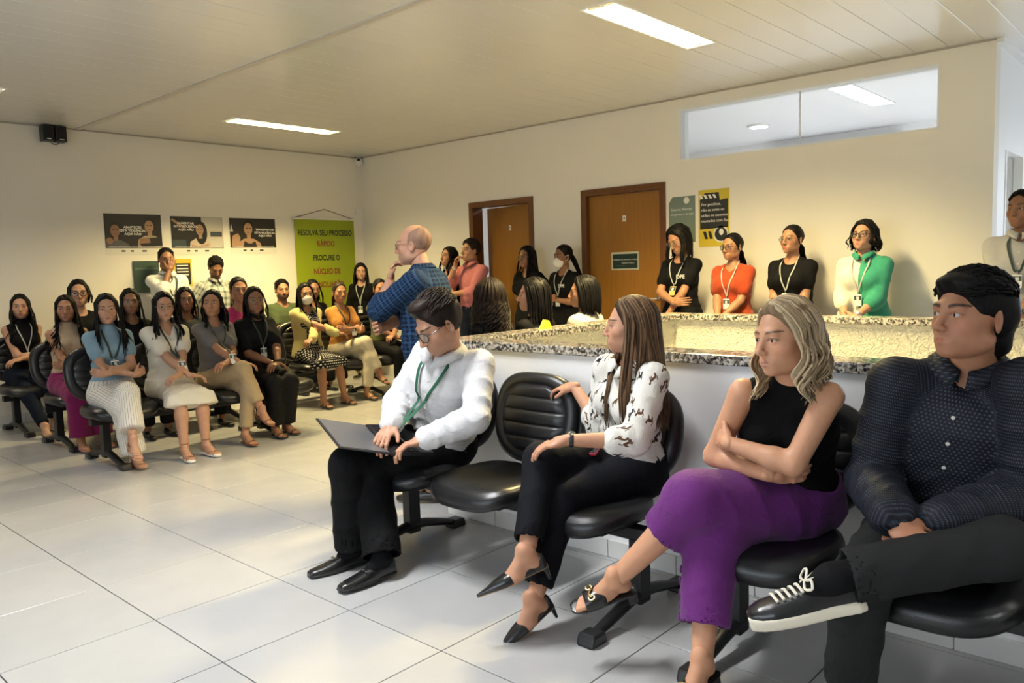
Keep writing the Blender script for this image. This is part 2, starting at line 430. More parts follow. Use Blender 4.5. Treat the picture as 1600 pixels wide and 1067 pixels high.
def sdf_at(prims,P):
    X,Y,Z=P[:,0],P[:,1],P[:,2]; d=np.full(len(P),9.0)
    for p in prims:
        if p.op=='u': d=np.minimum(d,p.d(X,Y,Z))
    return d
def limb_of(prims,V):
    us=[p for p in prims if p.op=='u' and getattr(p,'r',None) is not None]
    D=np.stack([p.d(V[:,0],V[:,1],V[:,2]) for p in us]); b=D.argmin(0); out=np.zeros((len(V),3))
    for i,p in enumerate(us):
        m=b==i
        if m.any(): out[m]=p.loc(V[m])
    return out
# ------------------------------------------------------------------ heads
_heads={}
def head_template(sex,res,jaw=1.0,nose=1.0):
    key=(sex,res,round(jaw,2),round(nose,2))
    if key in _heads: return _heads[key]
    m=1.0 if sex=='m' else 0.0
    P=[Ell((0,-.014,.034),(.0735,.095,.086),k=.01),
       Ell((0,.022,-.022),(.0625,.068,.082),k=.03),
       Ell((0,.030,-.066),(.046*jaw+.003*m,.052,.040),k=.03),
       Ell((0,.070,-.094),(.019*jaw+.003*m,.016,.0135+.002*m),k=.025)]
    for s in(-1,1):
        P+=[Ell((s*.046*jaw,.004,-.064),(.014+.004*m,.026,.02),k=.03),
            Ell((s*.043,.052,-.022),(.020,.022,.020),k=.025)]
    P+=[Cone((-.036,.078,.023),(.036,.078,.023),.0105+.002*m,.0105+.002*m,k=.018)]
    for s in(-1,1): P+=[Ell((s*.032,.102,.004),(.0185,.020,.0125),k=.014,op='s')]
    P+=[Cone((0,.086,.014),(0,.1085*nose+.001,-.028),.0070+.001*m,.0095+.001*m,k=.014),
        Ell((0,.1075*nose,-.0325),(.0105,.0105,.0085),k=.008)]
    for s in(-1,1):
        P+=[Ell((s*.0115,.0985*nose,-.0355),(.0072,.0098,.0066),k=.007),
            Ell((s*.0062,.1045*nose,-.0425),(.0034,.0055,.0032),k=.003,op='s')]
    P+=[Ell((0,.076,-.064),(.030,.016,.020),k=.016)]
    fu=.0058 if sex=='f' else .0046; fl=.0068 if sex=='f' else .0056
    lipsU=[Cone((s*.0250,.0815,-.0655),(s*.006,.0930,-.0618),.0030,fu*.9,k=.007) for s in(-1,1)]
    lipsL=[Cone((s*.0235,.0815,-.0665),(s*.003,.0915,-.0715),.0030,fl*.9,k=.007) for s in(-1,1)]
    P+=lipsU+lipsL
    P+=[Cone((s*.019,.0905,-.0662),(0,.0985,-.0664),.0010,.0014,k=.003,op='s') for s in(-1,1)]
    for s in(-1,1):
        P+=[Ell((s*.032,.0735,.0045),(.0155,.0150,.0145),k=.006),
            Ell((s*.032,.0915,.0035),(.0140,.0145,.0052),k=.003,op='s')]
    for s in(-1,1):   # ears
        c,sn=math.cos(.45*s),math.sin(.45*s); M=np.array([[c,-sn,0],[sn,c,0],[0,0,1]]).T
        P+=[Ell((s*.0775,-.012,-.006),(.0075,.0185,.0315),M=M,k=.006),
            Ell((s*.0845,-.006,-.003),(.0060,.0105,.0200),M=M,k=.004,op='s')]
    P+=[Cone((0,-.026,-.055),(0,-.034,-.125),.043+.005*m,.040+.005*m,k=.025),Plane((0,0,-.112),(0,0,-1),k=.002),Plane((0,-.03,-.07),(0,-.6,-.8),k=.004)]
    V,Q=solid(P,res)
    X,Y,Z=V.T
    dl=np.minimum.reduce([p.d(X,Y,Z) for p in lipsU+lipsL])
    lips=np.clip(1-(dl-.0005)/.0022,0,1)*(Y>.07)
    bx=np.abs(X); bz=.0245+.0055*np.sin(np.clip((bx-.012)/.042,0,1)*2.2)
    th=(.0042+.0014*m)*np.clip(1.25-(bx-.012)/.06,.45,1)
    brow=np.clip(1.4-np.abs(Z-bz)/th,0,1)*((bx>.0125)&(bx<.0545)&(Y>.045))
    beard=np.clip((-.035-Z)/.02,0,1)*np.clip((Y+.005)/.03,0,1)*(1-lips)
    cheek=np.exp(-(((bx-.045)/.02)**2+((Z+.025)/.02)**2))*(Y>.03)
    scalp=((Y-.055)*.115-(Z-.075)*.055*1.0)   # >0 in front of the hairline
    slit=np.clip(1-np.abs(np.sqrt(((bx-.032)/.0152)**2+((Z-.0042)/.0065)**2)-1)/.28,0,1)*(Y>.07)*(Z>.003)
    _heads[key]=(V,Q,dict(lips=lips,brow=brow,beard=beard,cheek=cheek,lash=slit))
    return _heads[key]
def eyeballs(gaze,n=10):
    """two spheres, rings about the gaze direction: pupil, iris, white"""
    Vs,Qs,Cs=[],[],[]; g=unit(gaze)
    for s in(-1,1):
        r=.0127; c=A3(s*.032,.0735,.0040); x=unit(np.cross(g,A3(0,0,1))); y=np.cross(x,g)
        ths=[.02,.22,.23,.54,.56,.85,1.2,1.7,2.4,3.1]; o=sum(map(len,Vs))
        V=np.array([c+r*(math.cos(t)*g+math.sin(t)*(math.cos(a)*x+math.sin(a)*y)) for t in ths for a in np.arange(n)*2*PI/n])
        Q=np.array([[i*n+k,i*n+(k+1)%n,(i+1)*n+(k+1)%n,(i+1)*n+k] for i in range(len(ths)-1) for k in range(n)])+o
        cols=[(.006,.005,.005)]*2+[(.035,.017,.009)]*2+[(.46,.43,.40)]*6
        C=np.repeat(np.array(cols),n,0); Vs.append(V);Qs.append(Q);Cs.append(C)
    return np.vstack(Vs),np.vstack(Qs),np.vstack(Cs)
def rot_head(yaw,pitch,roll):
    """columns right, forward, up; yaw>0 turns to the person's left, pitch>0 looks up, roll>0 tilts to the right"""
    f=A3(-math.sin(yaw)*math.cos(pitch),math.cos(yaw)*math.cos(pitch),math.sin(pitch))
    r=A3(math.cos(yaw),math.sin(yaw),0); u=np.cross(r,f)
    return np.stack([r*math.cos(roll)-u*math.sin(roll),f,u*math.cos(roll)+r*math.sin(roll)],1)

# ------------------------------------------------------------------ hands and feet
def hand_prims(W,f,n,left,s=1.0,curl=(.35,.45,.35),thumb=.5,spread=.06):
    f=unit(f); n=unit(np.asarray(n)-f*np.dot(n,f)); sd=np.cross(f,n)*(-1 if left else 1)
    M=np.stack([sd,f,n],1); W=np.asarray(W,float)
    P=[Ell(W+f*.048*s+n*.002,(.040*s,.052*s,.0150*s),M=M,k=.01), Cone(W-f*.01,W+f*.03*s,.0235*s,.024*s,k=.015)]
    P+=[Ell(W+f*.035*s+sd*.026*s+n*.008*s,(.016*s,.03*s,.013*s),M=M,k=.01)]
    for i,(o,l) in enumerate(((.030,.96),(.0105,1.08),(-.0095,1.02),(-.0285,.80))):
        c=curl[i] if isinstance(curl[0],(tuple,list)) else curl
        b=W+f*(.088-.004*abs(i-1.2))*s+sd*o*s; a=spread*(1.4-i); d0=unit(f+sd*a); ang=0
        for j,(L,r0,r1) in enumerate(((.044,.0093,.0086),(.027,.0086,.0078),(.021,.0078,.0066))):
            ang+=c[j]; d=unit(d0*math.cos(ang)+n*math.sin(ang)); e=b+d*L*l*s
            P.append(Cone(b,e,r0*s,r1*s,k=.006 if j==0 else .003)); b=e
    b=W+f*.028*s+sd*.030*s; d=unit(f*.62+sd*.70*(1-.5*thumb)+n*.75*thumb); e=b+d*.040*s
    P.append(Cone(b,e,.0125*s,.0105*s,k=.01)); d2=unit(d*.8+f*.5+n*.3*thumb); P.append(Cone(e,e+d2*.032*s,.0104*s,.0080*s,k=.004))
    return P
def foot_prims(A,t,n,s=1.0,toes=True):
    """bare foot: ankle A, toe direction t, up n"""
    t=unit(t); n=unit(np.asarray(n)-t*np.dot(t,n)); r=np.cross(t,n); A=np.asarray(A,float)
    P=[Cone(A+n*.03*s,A-n*.035*s-t*.022*s,.031*s,.030*s,k=.02),Cone(A+n*.005,A-n*.05*s+t*.085*s,.033*s,.027*s,k=.025)]
    P+=[Ell(A-n*.058*s+t*.075*s,(.036*s,.07*s,.020*s),M=np.stack([r,t,n],1),k=.025)]
    for i,o in enumerate((-.026,-.010,.004,.017,.028) if toes else ()):
        L=(.052,.050,.045,.038,.030)[i]*s; rr=(.0115,.0088,.0085,.008,.0078)[i]*s
        b=A-n*.062*s+t*.115*s+r*o*s; P.append(Cone(b,b+t*L-n*.004,rr,rr*.9,k=.006))
    return P

# ------------------------------------------------------------------ pose
def ik(a,c,l1,l2,hint):
    a=np.asarray(a,float); c=np.asarray(c,float); d=c-a; L=np.linalg.norm(d); u=d/(L+1e-9)
    if L>.995*(l1+l2): c=a+u*.995*(l1+l2); L=.995*(l1+l2)
    x=(l1*l1-l2*l2+L*L)/(2*L); h=math.sqrt(max(l1*l1-x*x,1e-6)); q=np.asarray(hint,float); q=unit(q-u*(q@u))
    return a+u*x+q*h,c
TM=[(-.20,.085,.05,.06),(-.10,.14,.09,.105),(0,.163,.108,.125),(.15,.158,.112,.11),(.35,.150,.112,.095),(.55,.160,.122,.105),(.72,.166,.122,.112),(.85,.148,.098,.104),(.94,.100,.066,.08),(1.02,.062,.05,.058)]
TF=[(-.20,.095,.05,.07),(-.10,.155,.095,.115),(0,.170,.100,.130),(.15,.155,.100,.105),(.33,.126,.096,.085),(.5,.132,.100,.088),(.64,.142,.112,.096),(.75,.138,.110,.096),(.86,.118,.082,.09),(.95,.078,.055,.066),(1.02,.055,.045,.05)]
class Pose: pass
def pose(sex='f',H=1.65,sit=True,hipz=None,lean=0.0,side=0.0,twist=0.0,head=(0,0,0),gaze=None,neckf=.02,
         rh=None,lh=None,re=None,le=None,ra=None,la=None,rk=None,lk=None,rft=None,lft=None,hands=None,joints=None,bulk=1.0,bust=1.0,belly=0.0):
    s=H/1.70; p=Pose(); p.sex=sex; p.s=s; p.H=H; p.bulk=bulk; p.bust=bust; p.belly=belly; p.sit=sit
    L=.545*s; p.L=L
    hw=.088*s; sw=(.166 if sex=='m' else .142)*s*(.6+.4*bulk)
    J={}
    p.thigh,p.shin,p.ua,p.fa=.415*s,.405*s,.285*s,.245*s
    if joints is None:
        hz=hipz if hipz is not None else (.53 if sit else .905*s)
        J['pel']=A3(0,0,hz)
        u=unit(A3(math.sin(side),math.sin(lean),math.cos(lean)*math.cos(side))); r=A3(math.cos(twist),math.sin(twist),0); r=unit(r-u*(r@u)); f=np.cross(u,r)
        J['neck']=J['pel']+u*L
        J['shR']=J['neck']+r*sw-u*.070*s; J['shL']=J['neck']-r*sw-u*.070*s
        J['hipR']=J['pel']+A3(hw,.0,0); J['hipL']=J['pel']-A3(hw,0,0)
        J['head']=J['neck']+u*.082*s+A3(0,neckf,.078*s)
        def loc(q,base): return None if q is None else np.asarray(q,float)
        for S,hh,ee,sg in(('R',rh,re,1),('L',lh,le,-1)):
            if hh is None: hh=(sg*(sw+.05),.06,J['shR'][2]-.50*s) if not sit else (sg*.10,.30,hz+.13)
            if ee is None: ee=(sg*.6,-.7,-.5)
            J['el'+S],J['wr'+S]=ik(J['sh'+S],hh,p.ua,p.fa,ee)
        for S,aa,kk,sg in(('R',ra,rk,1),('L',la,lk,-1)):
            if aa is None: aa=(sg*.10,0,.08) if not sit else (sg*.09,.42*s,.08)
            if kk is None: kk=(0,1,.6)
            J['kn'+S],J['an'+S]=ik(J['hip'+S],aa,p.thigh,p.shin,kk)
    else:
        J={k:np.asarray(v,float) for k,v in joints.items()}
        J.setdefault('pel',(J['hipR']+J['hipL'])/2)
        r=unit(J['shR']-J['shL']); u=unit(J['neck']-J['pel']); r=unit(r-u*(r@u)); f=np.cross(u,r); p.L=np.linalg.norm(J['neck']-J['pel'])
    p.J=J; p.u,p.r,p.f=u,r,f
    p.Rh=rot_head(*head); p.gaze=A3(0,1,0) if gaze is None else np.asarray(gaze,float)
    p.hands=hands or {}
    p.ft={'R':unit(A3(.12,1,0) if rft is None else rft),'L':unit(A3(-.12,1,0) if lft is None else lft)}
    return p
def torso_prim(p,inf=0.0,h0=-.2,h1=1.02,k=.03,fold=None):
    T=TM if p.sex=='m' else TF; b=p.bulk*p.s; L=p.L
    st=[]
    for h,w,fr,bk in T:
        g=p.belly*math.exp(-((h-.2)/.22)**2)
        st.append((h*L,w*b,fr*b+g,bk*b))
    hs=np.array([q[0] for q in st]); A=np.array(st)
    out=[q for q in st if h0*L<=q[0]<=h1*L]
    def at(h): return (h,)+tuple(np.interp(h,hs,A[:,i]) for i in(1,2,3))
    if out[0][0]>h0*L+1e-6: out=[at(h0*L)]+out
    if out[-1][0]<h1*L-1e-6: out=out+[at(h1*L)]
    return Loft(p.J['pel'],p.u,p.r,out,k=k,n=2.35,inf=inf,fold=fold)
def bust_prims(p,inf=0.0):
    if p.sex!='f': return []
    b=p.bulk*p.s; return [Ell(p.J['pel']+p.u*p.L*.665+p.r*sg*.068*b+p.f*.072*b,np.array((.060,.058*p.bust,.062))*b+inf,M=np.stack([p.r,p.f,p.u],1),k=.03) for sg in(-1,1)]
def shoulder_prims(p,inf=0.0):
    out=[]; b=(.5+.5*p.bulk)*p.s; m=1.1 if p.sex=='m' else .93
    for S,sg in(('R',1),('L',-1)):
        out.append(Cone(p.J['neck']-p.u*.040*p.s+p.r*sg*.030*p.s,p.J['sh'+S],.042*b*m+inf,.046*b*m+inf,k=.03))
    return out
def arm_prims(p,S,inf=0.0,upto=1.0,fold=0,loose=0.0,k=.02):
    """upto: 0..1 upper arm, 1..2 forearm"""
    b=(.45+.55*p.bulk)*p.s; m=1.12 if p.sex=='m' else .95
    sh,el,wr=p.J['sh'+S],p.J['el'+S],p.J['wr'+S]; P=[]; ph=hash(S)%7+p.H*9
    t=min(1,upto); e=sh+(el-sh)*t
    r0,r1=.0475*b*m,.0375*b*m
    P.append(Cone(sh,e,r0+inf+loose*.4,(r0+(r1-r0)*t)+inf+loose*(1 if upto<=1 else .6),k=k,fold=(fold,34,ph,.5,1.2) if fold else None))
    if upto>1:
        t=min(1,upto-1); q=el+(wr-el)*t; r2=.026*b*m
        mid=el+(wr-el)*min(.28,t)
        P.append(Cone(el,mid,r1*.98+inf+loose*.6,.0385*b*m+inf+loose*.6,k=k,fold=(fold,40,ph+1,1.2,.8) if fold else None))
        if t>.28: P.append(Cone(mid,q,.0385*b*m+inf+loose*.6,(.0385+(.026-.0385)*(t-.28)/.72)*b*m+inf+loose,k=k,fold=(fold,42,ph+2,.8,.8) if fold else None))
    return P
def leg_prims(p,S,inf=0.0,upto=2.0,fold=0,hem=0.0,thighw=0.0,k=.02,kneew=0.0):
    b=(.4+.6*p.bulk)*p.s; m=1.0 if p.sex=='m' else 1.02
    hi,kn,an=p.J['hip'+S],p.J['kn'+S],p.J['an'+S]; P=[]; ph=len(S)+p.H*5+(1 if S=='R' else 3)
    t=min(1,upto); e=hi+(kn-hi)*t; r0,r1=.086*b*m,.056*b
    mid=hi+(kn-hi)*.5
    P.append(Cone(hi,e,r0+inf+thighw,r0+(r1-r0)*t+inf+thighw*.7+kneew*t,k=k+.01,fold=(fold,26,ph,1.3,.6) if fold else None))
    if upto>1:
        t=min(1,upto-1); q=kn+(an-kn)*t; c=kn+(an-kn)*min(.32,t)
        if hem:   # trouser leg: straight tube to the hem
            P.append(Cone(kn,q,r1+inf+kneew,hem,k=k,fold=(fold,24,ph+1,1.0,.5) if fold else None))
        else:
            back=p.f*0; P.append(Cone(kn,c,.050*b+inf,.053*b+inf,k=k))
            if t>.32: P.append(Cone(c,q,.053*b+inf,(.053+(.034-.053)*(t-.32)/.68)*b+inf,k=k))
    return P
def body_prims(p):
    P=[torso_prim(p,inf=-.006)]+bust_prims(p,-.006)+shoulder_prims(p,-.004)
    P.append(Cone(p.J['neck']-p.u*.05,p.J['head']+p.Rh@A3(0,-.020,-.050)*p.s,(.060 if p.sex=='m' else .052)*p.s,(.054 if p.sex=='m' else .047)*p.s,k=.03))
    for S in'RL': P+=arm_prims(p,S,-.001,2.0)+leg_prims(p,S,-.002,2.0)
    return P

# ------------------------------------------------------------------ hair
def lock_mesh(curves,widths,cols,n=5,seg=9,ratio=.45,center=None):
    Vs,Qs,Cs,Ls=[],[],[],[]; o=0
    for c,w,col in zip(curves,widths,cols):
        P=catmull(c,seg); tt=np.linspace(0,1,seg); R=w*np.interp(tt,[0,.15,.75,1],[.75,1,.9,.3])
        nr=P-(center if center is not None else P.mean(0)); 
        V,Q=tube_np(P,R,n,flat=(nr,ratio)); Vs.append(V);Qs.append(Q+o); o+=len(V)
        Cs.append(np.tile(np.asarray(col,float),(len(V),1)))
        a=2*PI*np.arange(n)/n; lx=np.tile(np.cos(a)*w,seg)+hash(round(float(P[0,0]*1e4)))%97*.013
        Ls.append(np.stack([lx,np.tile(np.sin(a)*w,seg),np.repeat(tt*.4,n)],1))
    return np.vstack(Vs),np.vstack(Qs),np.vstack(Cs),np.vstack(Ls)
def make_hair(p,par,spec,rng,res,cloth):
    """spec: style, color, tip colour, length, part, volume"""
    st=spec.get('style','long'); col=np.array(spec.get('col',(.012,.009,.008))); tip=np.array(spec.get('tip',col)); vol=spec.get('vol',.009)
    s=p.hs; R=p.Rh; c0=p.J['head']; nl=spec.get('n',70); seg=spec.get('seg',9 if st in('long','bob','pony','bun','low') else 22 if st in('wavy','curly') else 6)
    cen=A3(0,-.014,.034); rad=A3(.0735,.095,.086)
    fy,fz=spec.get('line',(.066,.088)); by=spec.get('side',(.012,-.03))
    pl=unit(A3(0,(fz-by[1]),-(fy-by[0])))
    t=vol; P=[Ell(cen,rad+A3(t*.9,t,t),k=.01)]
    cut=[Plane((0,fy,fz),pl,k=.014)]
    if st in('short','bald'): cut.append(Plane((0,-.03,spec.get('nape',-.055)),(0,.35,-1),k=.012))
    else: cut.append(Plane((0,-.03,-.085),(0,.0,-1),k=.01))
    if st=='bald':
        P=[Ell(cen,rad+.0035,k=.01)]; cut=[Plane((0,.022,0),(0,1,.25),k=.01),Plane((0,-.02,.088),(0,.55,1),k=.01),Plane((0,-.03,-.055),(0,.35,-1),k=.01)]
    for q in spec.get('blobs',()): P.append(Ell(q[0],q[1],k=.02))
    if st=='short':
        for sg in(-1,1): P.append(Ell((sg*.078,.030,-.040),(.034,.052,.050),k=.012,op='s'))
    P+=cut
    for sg in(-1,1): P.append(Ell((sg*.083,-.006,-.008),(.012,.018,.03),k=.004,op='s')) if st in('short','bald') else None
    V,Q=solid(P,max(res*1.3,.0042)); 
    nz=np.sin(V[:,0]*190+np.sin(V[:,2]*40)*2)*np.sin(V[:,1]*35+V[:,2]*60)
    if st=='curly': nz=3.2*np.sin(V[:,0]*150+2*np.sin(V[:,2]*70))*np.sin(V[:,1]*140+2*np.sin(V[:,2]*90))
    dirn=V-cen; dirn/=np.linalg.norm(dirn,axis=1)[:,None]; V=V+dirn*(nz*(.0016 if st!='bald' else .0003))[:,None]
    C=np.tile(col,(len(V),1))*(1+.25*nz[:,None]); an=np.arctan2(V[:,0],V[:,2]-.0)
    Lb=np.stack([np.arctan2(V[:,0],V[:,1]+.03)*.1,V[:,1]*.2,V[:,2]],1)
    Vw=c0+s*(V@R.T); allV=[Vw];allQ=[Q];allC=[C];allL=[Lb]
    curves=[];widths=[];cols=[]
    def world(q): return c0+s*(R@np.asarray(q,float))
    def onhead(d,lift): d=unit(d); return cen+d*(rad+lift)
    part=spec.get('part',0.0)
    if st in('long','wavy','curly','bob','pony','bun','low'):
        tied=st in('pony','bun','low')
        length=spec.get('len',.42); tie=np.array(spec.get('tie',(0,-.115,.0)))
        amp={'long':.004,'wavy':.014,'curly':.020,'bob':.006}.get(st,.002)*spec.get('amp',1); front=spec.get('front',62); fwd=spec.get('fwd',.5)
        for i in range(nl):
            u=(i+rng.random())/nl; sg=1 if i%2 else -1
            y0=.078-.13*u+rng.normal()*.004; s0=unit(A3(part*.06+sg*.004,y0*.9,.10-.25*max(0,-y0)))
            az=math.radians(front+(178-front)*u**.9+rng.normal()*4)*sg
            e=unit(A3(math.sin(az),math.cos(az)*1.0,-.28)); lift=vol*(.75+.4*rng.random())
            pts=[onhead(s0*(1-w)+e*w+A3(0,0,.35*math.sin(PI*w)*.3),lift*(.85+.4*w)+.002) for w in (0,.25,.5,.75,1)]
            if tied:
                pts=[onhead(s0*(1-w)+unit(tie-cen)*w+A3(sg*.5*math.sin(PI*w)*(1-u*.6),0,0),vol*.9) for w in(0,.3,.6,.85)]+[tie]
                curves.append(np.array([world(q) for q in pts]))
            else:
                W=[world(q) for q in pts]; last=W[-1]; ph=(az*2.2+rng.normal()*.5 if st!='curly' else rng.random()*6.3); fl=length*(.82+.25*rng.random())
                out=unit(A3(math.sin(az),math.cos(az),0)); o2=R@out; o2[2]=0
                isfront=abs(math.degrees(az))<front+fwd*70
                shift=(p.f*.055 if isfront else -p.f*.01)*(1 if fwd>0 else 0)
                kseg=6 if st in('long','bob') else 14 if st=='wavy' else 30; wf=spec.get('freq',9 if st!='curly' else 24)
                for j in range(1,kseg+1):
                    w=j/kseg; W.append(last+A3(0,0,-fl*w)+o2*(.012*math.sin(PI*min(1,w*1.2)))+shift*math.sin(PI*.5*min(1,w*1.6)))
                W=np.array(W)
                for _ in range(4):   # stay outside neck, shoulders and clothes
                    g=np.zeros_like(W); d0=sdf_at(cloth,W); h=.004
                    for a in range(3):
                        E=np.zeros(3);E[a]=h; g[:,a]=sdf_at(cloth,W+E)-d0
                    g/=np.linalg.norm(g,axis=1)[:,None]+1e-9
                    push=np.maximum(0,.012-d0); push[:4]=0; W=W+g*np.minimum(push,.05)[:,None]
                    W[4:-1]=.5*W[4:-1]+.25*(W[3:-2]+W[5:]); W[-1]=W[-1]+.3*((2*W[-2]-W[-3])-W[-1])
                sd=np.cross(o2,A3(0,0,1)); n0=3 if st=='curly' else 5
                for j in range(n0,len(W)):
                    w=(j-n0)/(len(W)-n0); W[j]=W[j]+(sd*math.sin(w*wf+ph)+o2*(math.cos(w*wf+ph)*.6+.4))*amp*(.35+.8*w)
                curves.append(W)
            f=rng.random(); widths.append(spec.get('w',.010)*s*(.7+.6*rng.random())); cols.append((col*(1-f)+tip*f)*(.75+.5*rng.random()))
        if tied:
            for i in range(spec.get('tailn',26)):
                a=rng.random()*6.3; b=rng.random()**.5*.022
                if st=='bun':
                    q=[tie+A3(math.cos(a+w*3)*.03,-.012-.02*math.sin(PI*w),math.sin(a+w*3)*.03) for w in(0,.3,.6,1)]
                else:
                    L=spec.get('len',.30)*(.75+.35*rng.random()); d=np.array(spec.get('tail',(0,-.25,-1))); 
                    q=[tie+A3(math.cos(a)*b*.5,0,math.sin(a)*b*.5)]+[tie+A3(math.cos(a)*b*1.5,-.035*math.sin(min(1,w*1.6)*PI*.5),math.sin(a)*b)+d*L*w+A3(math.sin(w*9+a)*.006,0,0) for w in(.2,.5,.8,1)]
                curves.append(np.array([world(x) for x in q])); widths.append(.011*s*(.7+.6*rng.random())); cols.append(col*(.8+.5*rng.random()))
    if st in('short',):
        for i in range(nl):     # combed tufts over the top and sides
            u=rng.random(); x=(rng.random()*2-1)
            th=x*1.25; d=A3(math.sin(th),.75-1.6*u,math.cos(th)*(1.0)); d=unit(d)
            if (cen+d*rad-A3(0,fy,fz))@pl>-.004: continue
            fl=spec.get('flow',(.25,.55,.35)); fl=np.array(fl)*A3(1,1,1); L=spec.get('tuft',.035)*(.6+.7*rng.random()); lf=spec.get('lift',0)*max(0,d[2])**1.5
            fl=fl*(.7+.6*rng.random())+rng.normal(size=3)*.08; b=onhead(d,vol*.5+lf*.5); m=onhead(d+fl*.45,vol*1.0+L*.16+lf); e=onhead(d+fl*1.0,vol*.85+L*.10*rng.random()+lf)
            if (e-A3(0,fy,fz))@pl>.012: e=onhead(d+fl*.5,vol*.9); m=onhead(d+fl*.25,vol*.95)
            if (m-A3(0,fy,fz))@pl>.012: continue
            curves.append(np.array([world(b),world(m),world(e)])); widths.append(spec.get('w',.0055)*s*(.6+.7*rng.random())); cols.append(col*(.7+.6*rng.random()))
    for q in spec.get('extra',()):   # hand-placed locks in head coordinates: (points, width)
        curves.append(np.array([world(x) for x in q[0]])); widths.append(q[1]*s); cols.append(col*(.8+.4*rng.random()))
    if curves:
        v,q,c,l=lock_mesh(curves,widths,cols,n=spec.get('sides',4),seg=seg,center=None if st=='bun' else c0+R@cen*s)
        o=len(Vw); allV.append(v);allQ.append(q+o);allC.append(c);allL.append(l)
    return mesh_np('hair',np.vstack(allV),np.vstack(allQ),hair_mat(),par,col=np.vstack(allC),limb=np.vstack(allL))

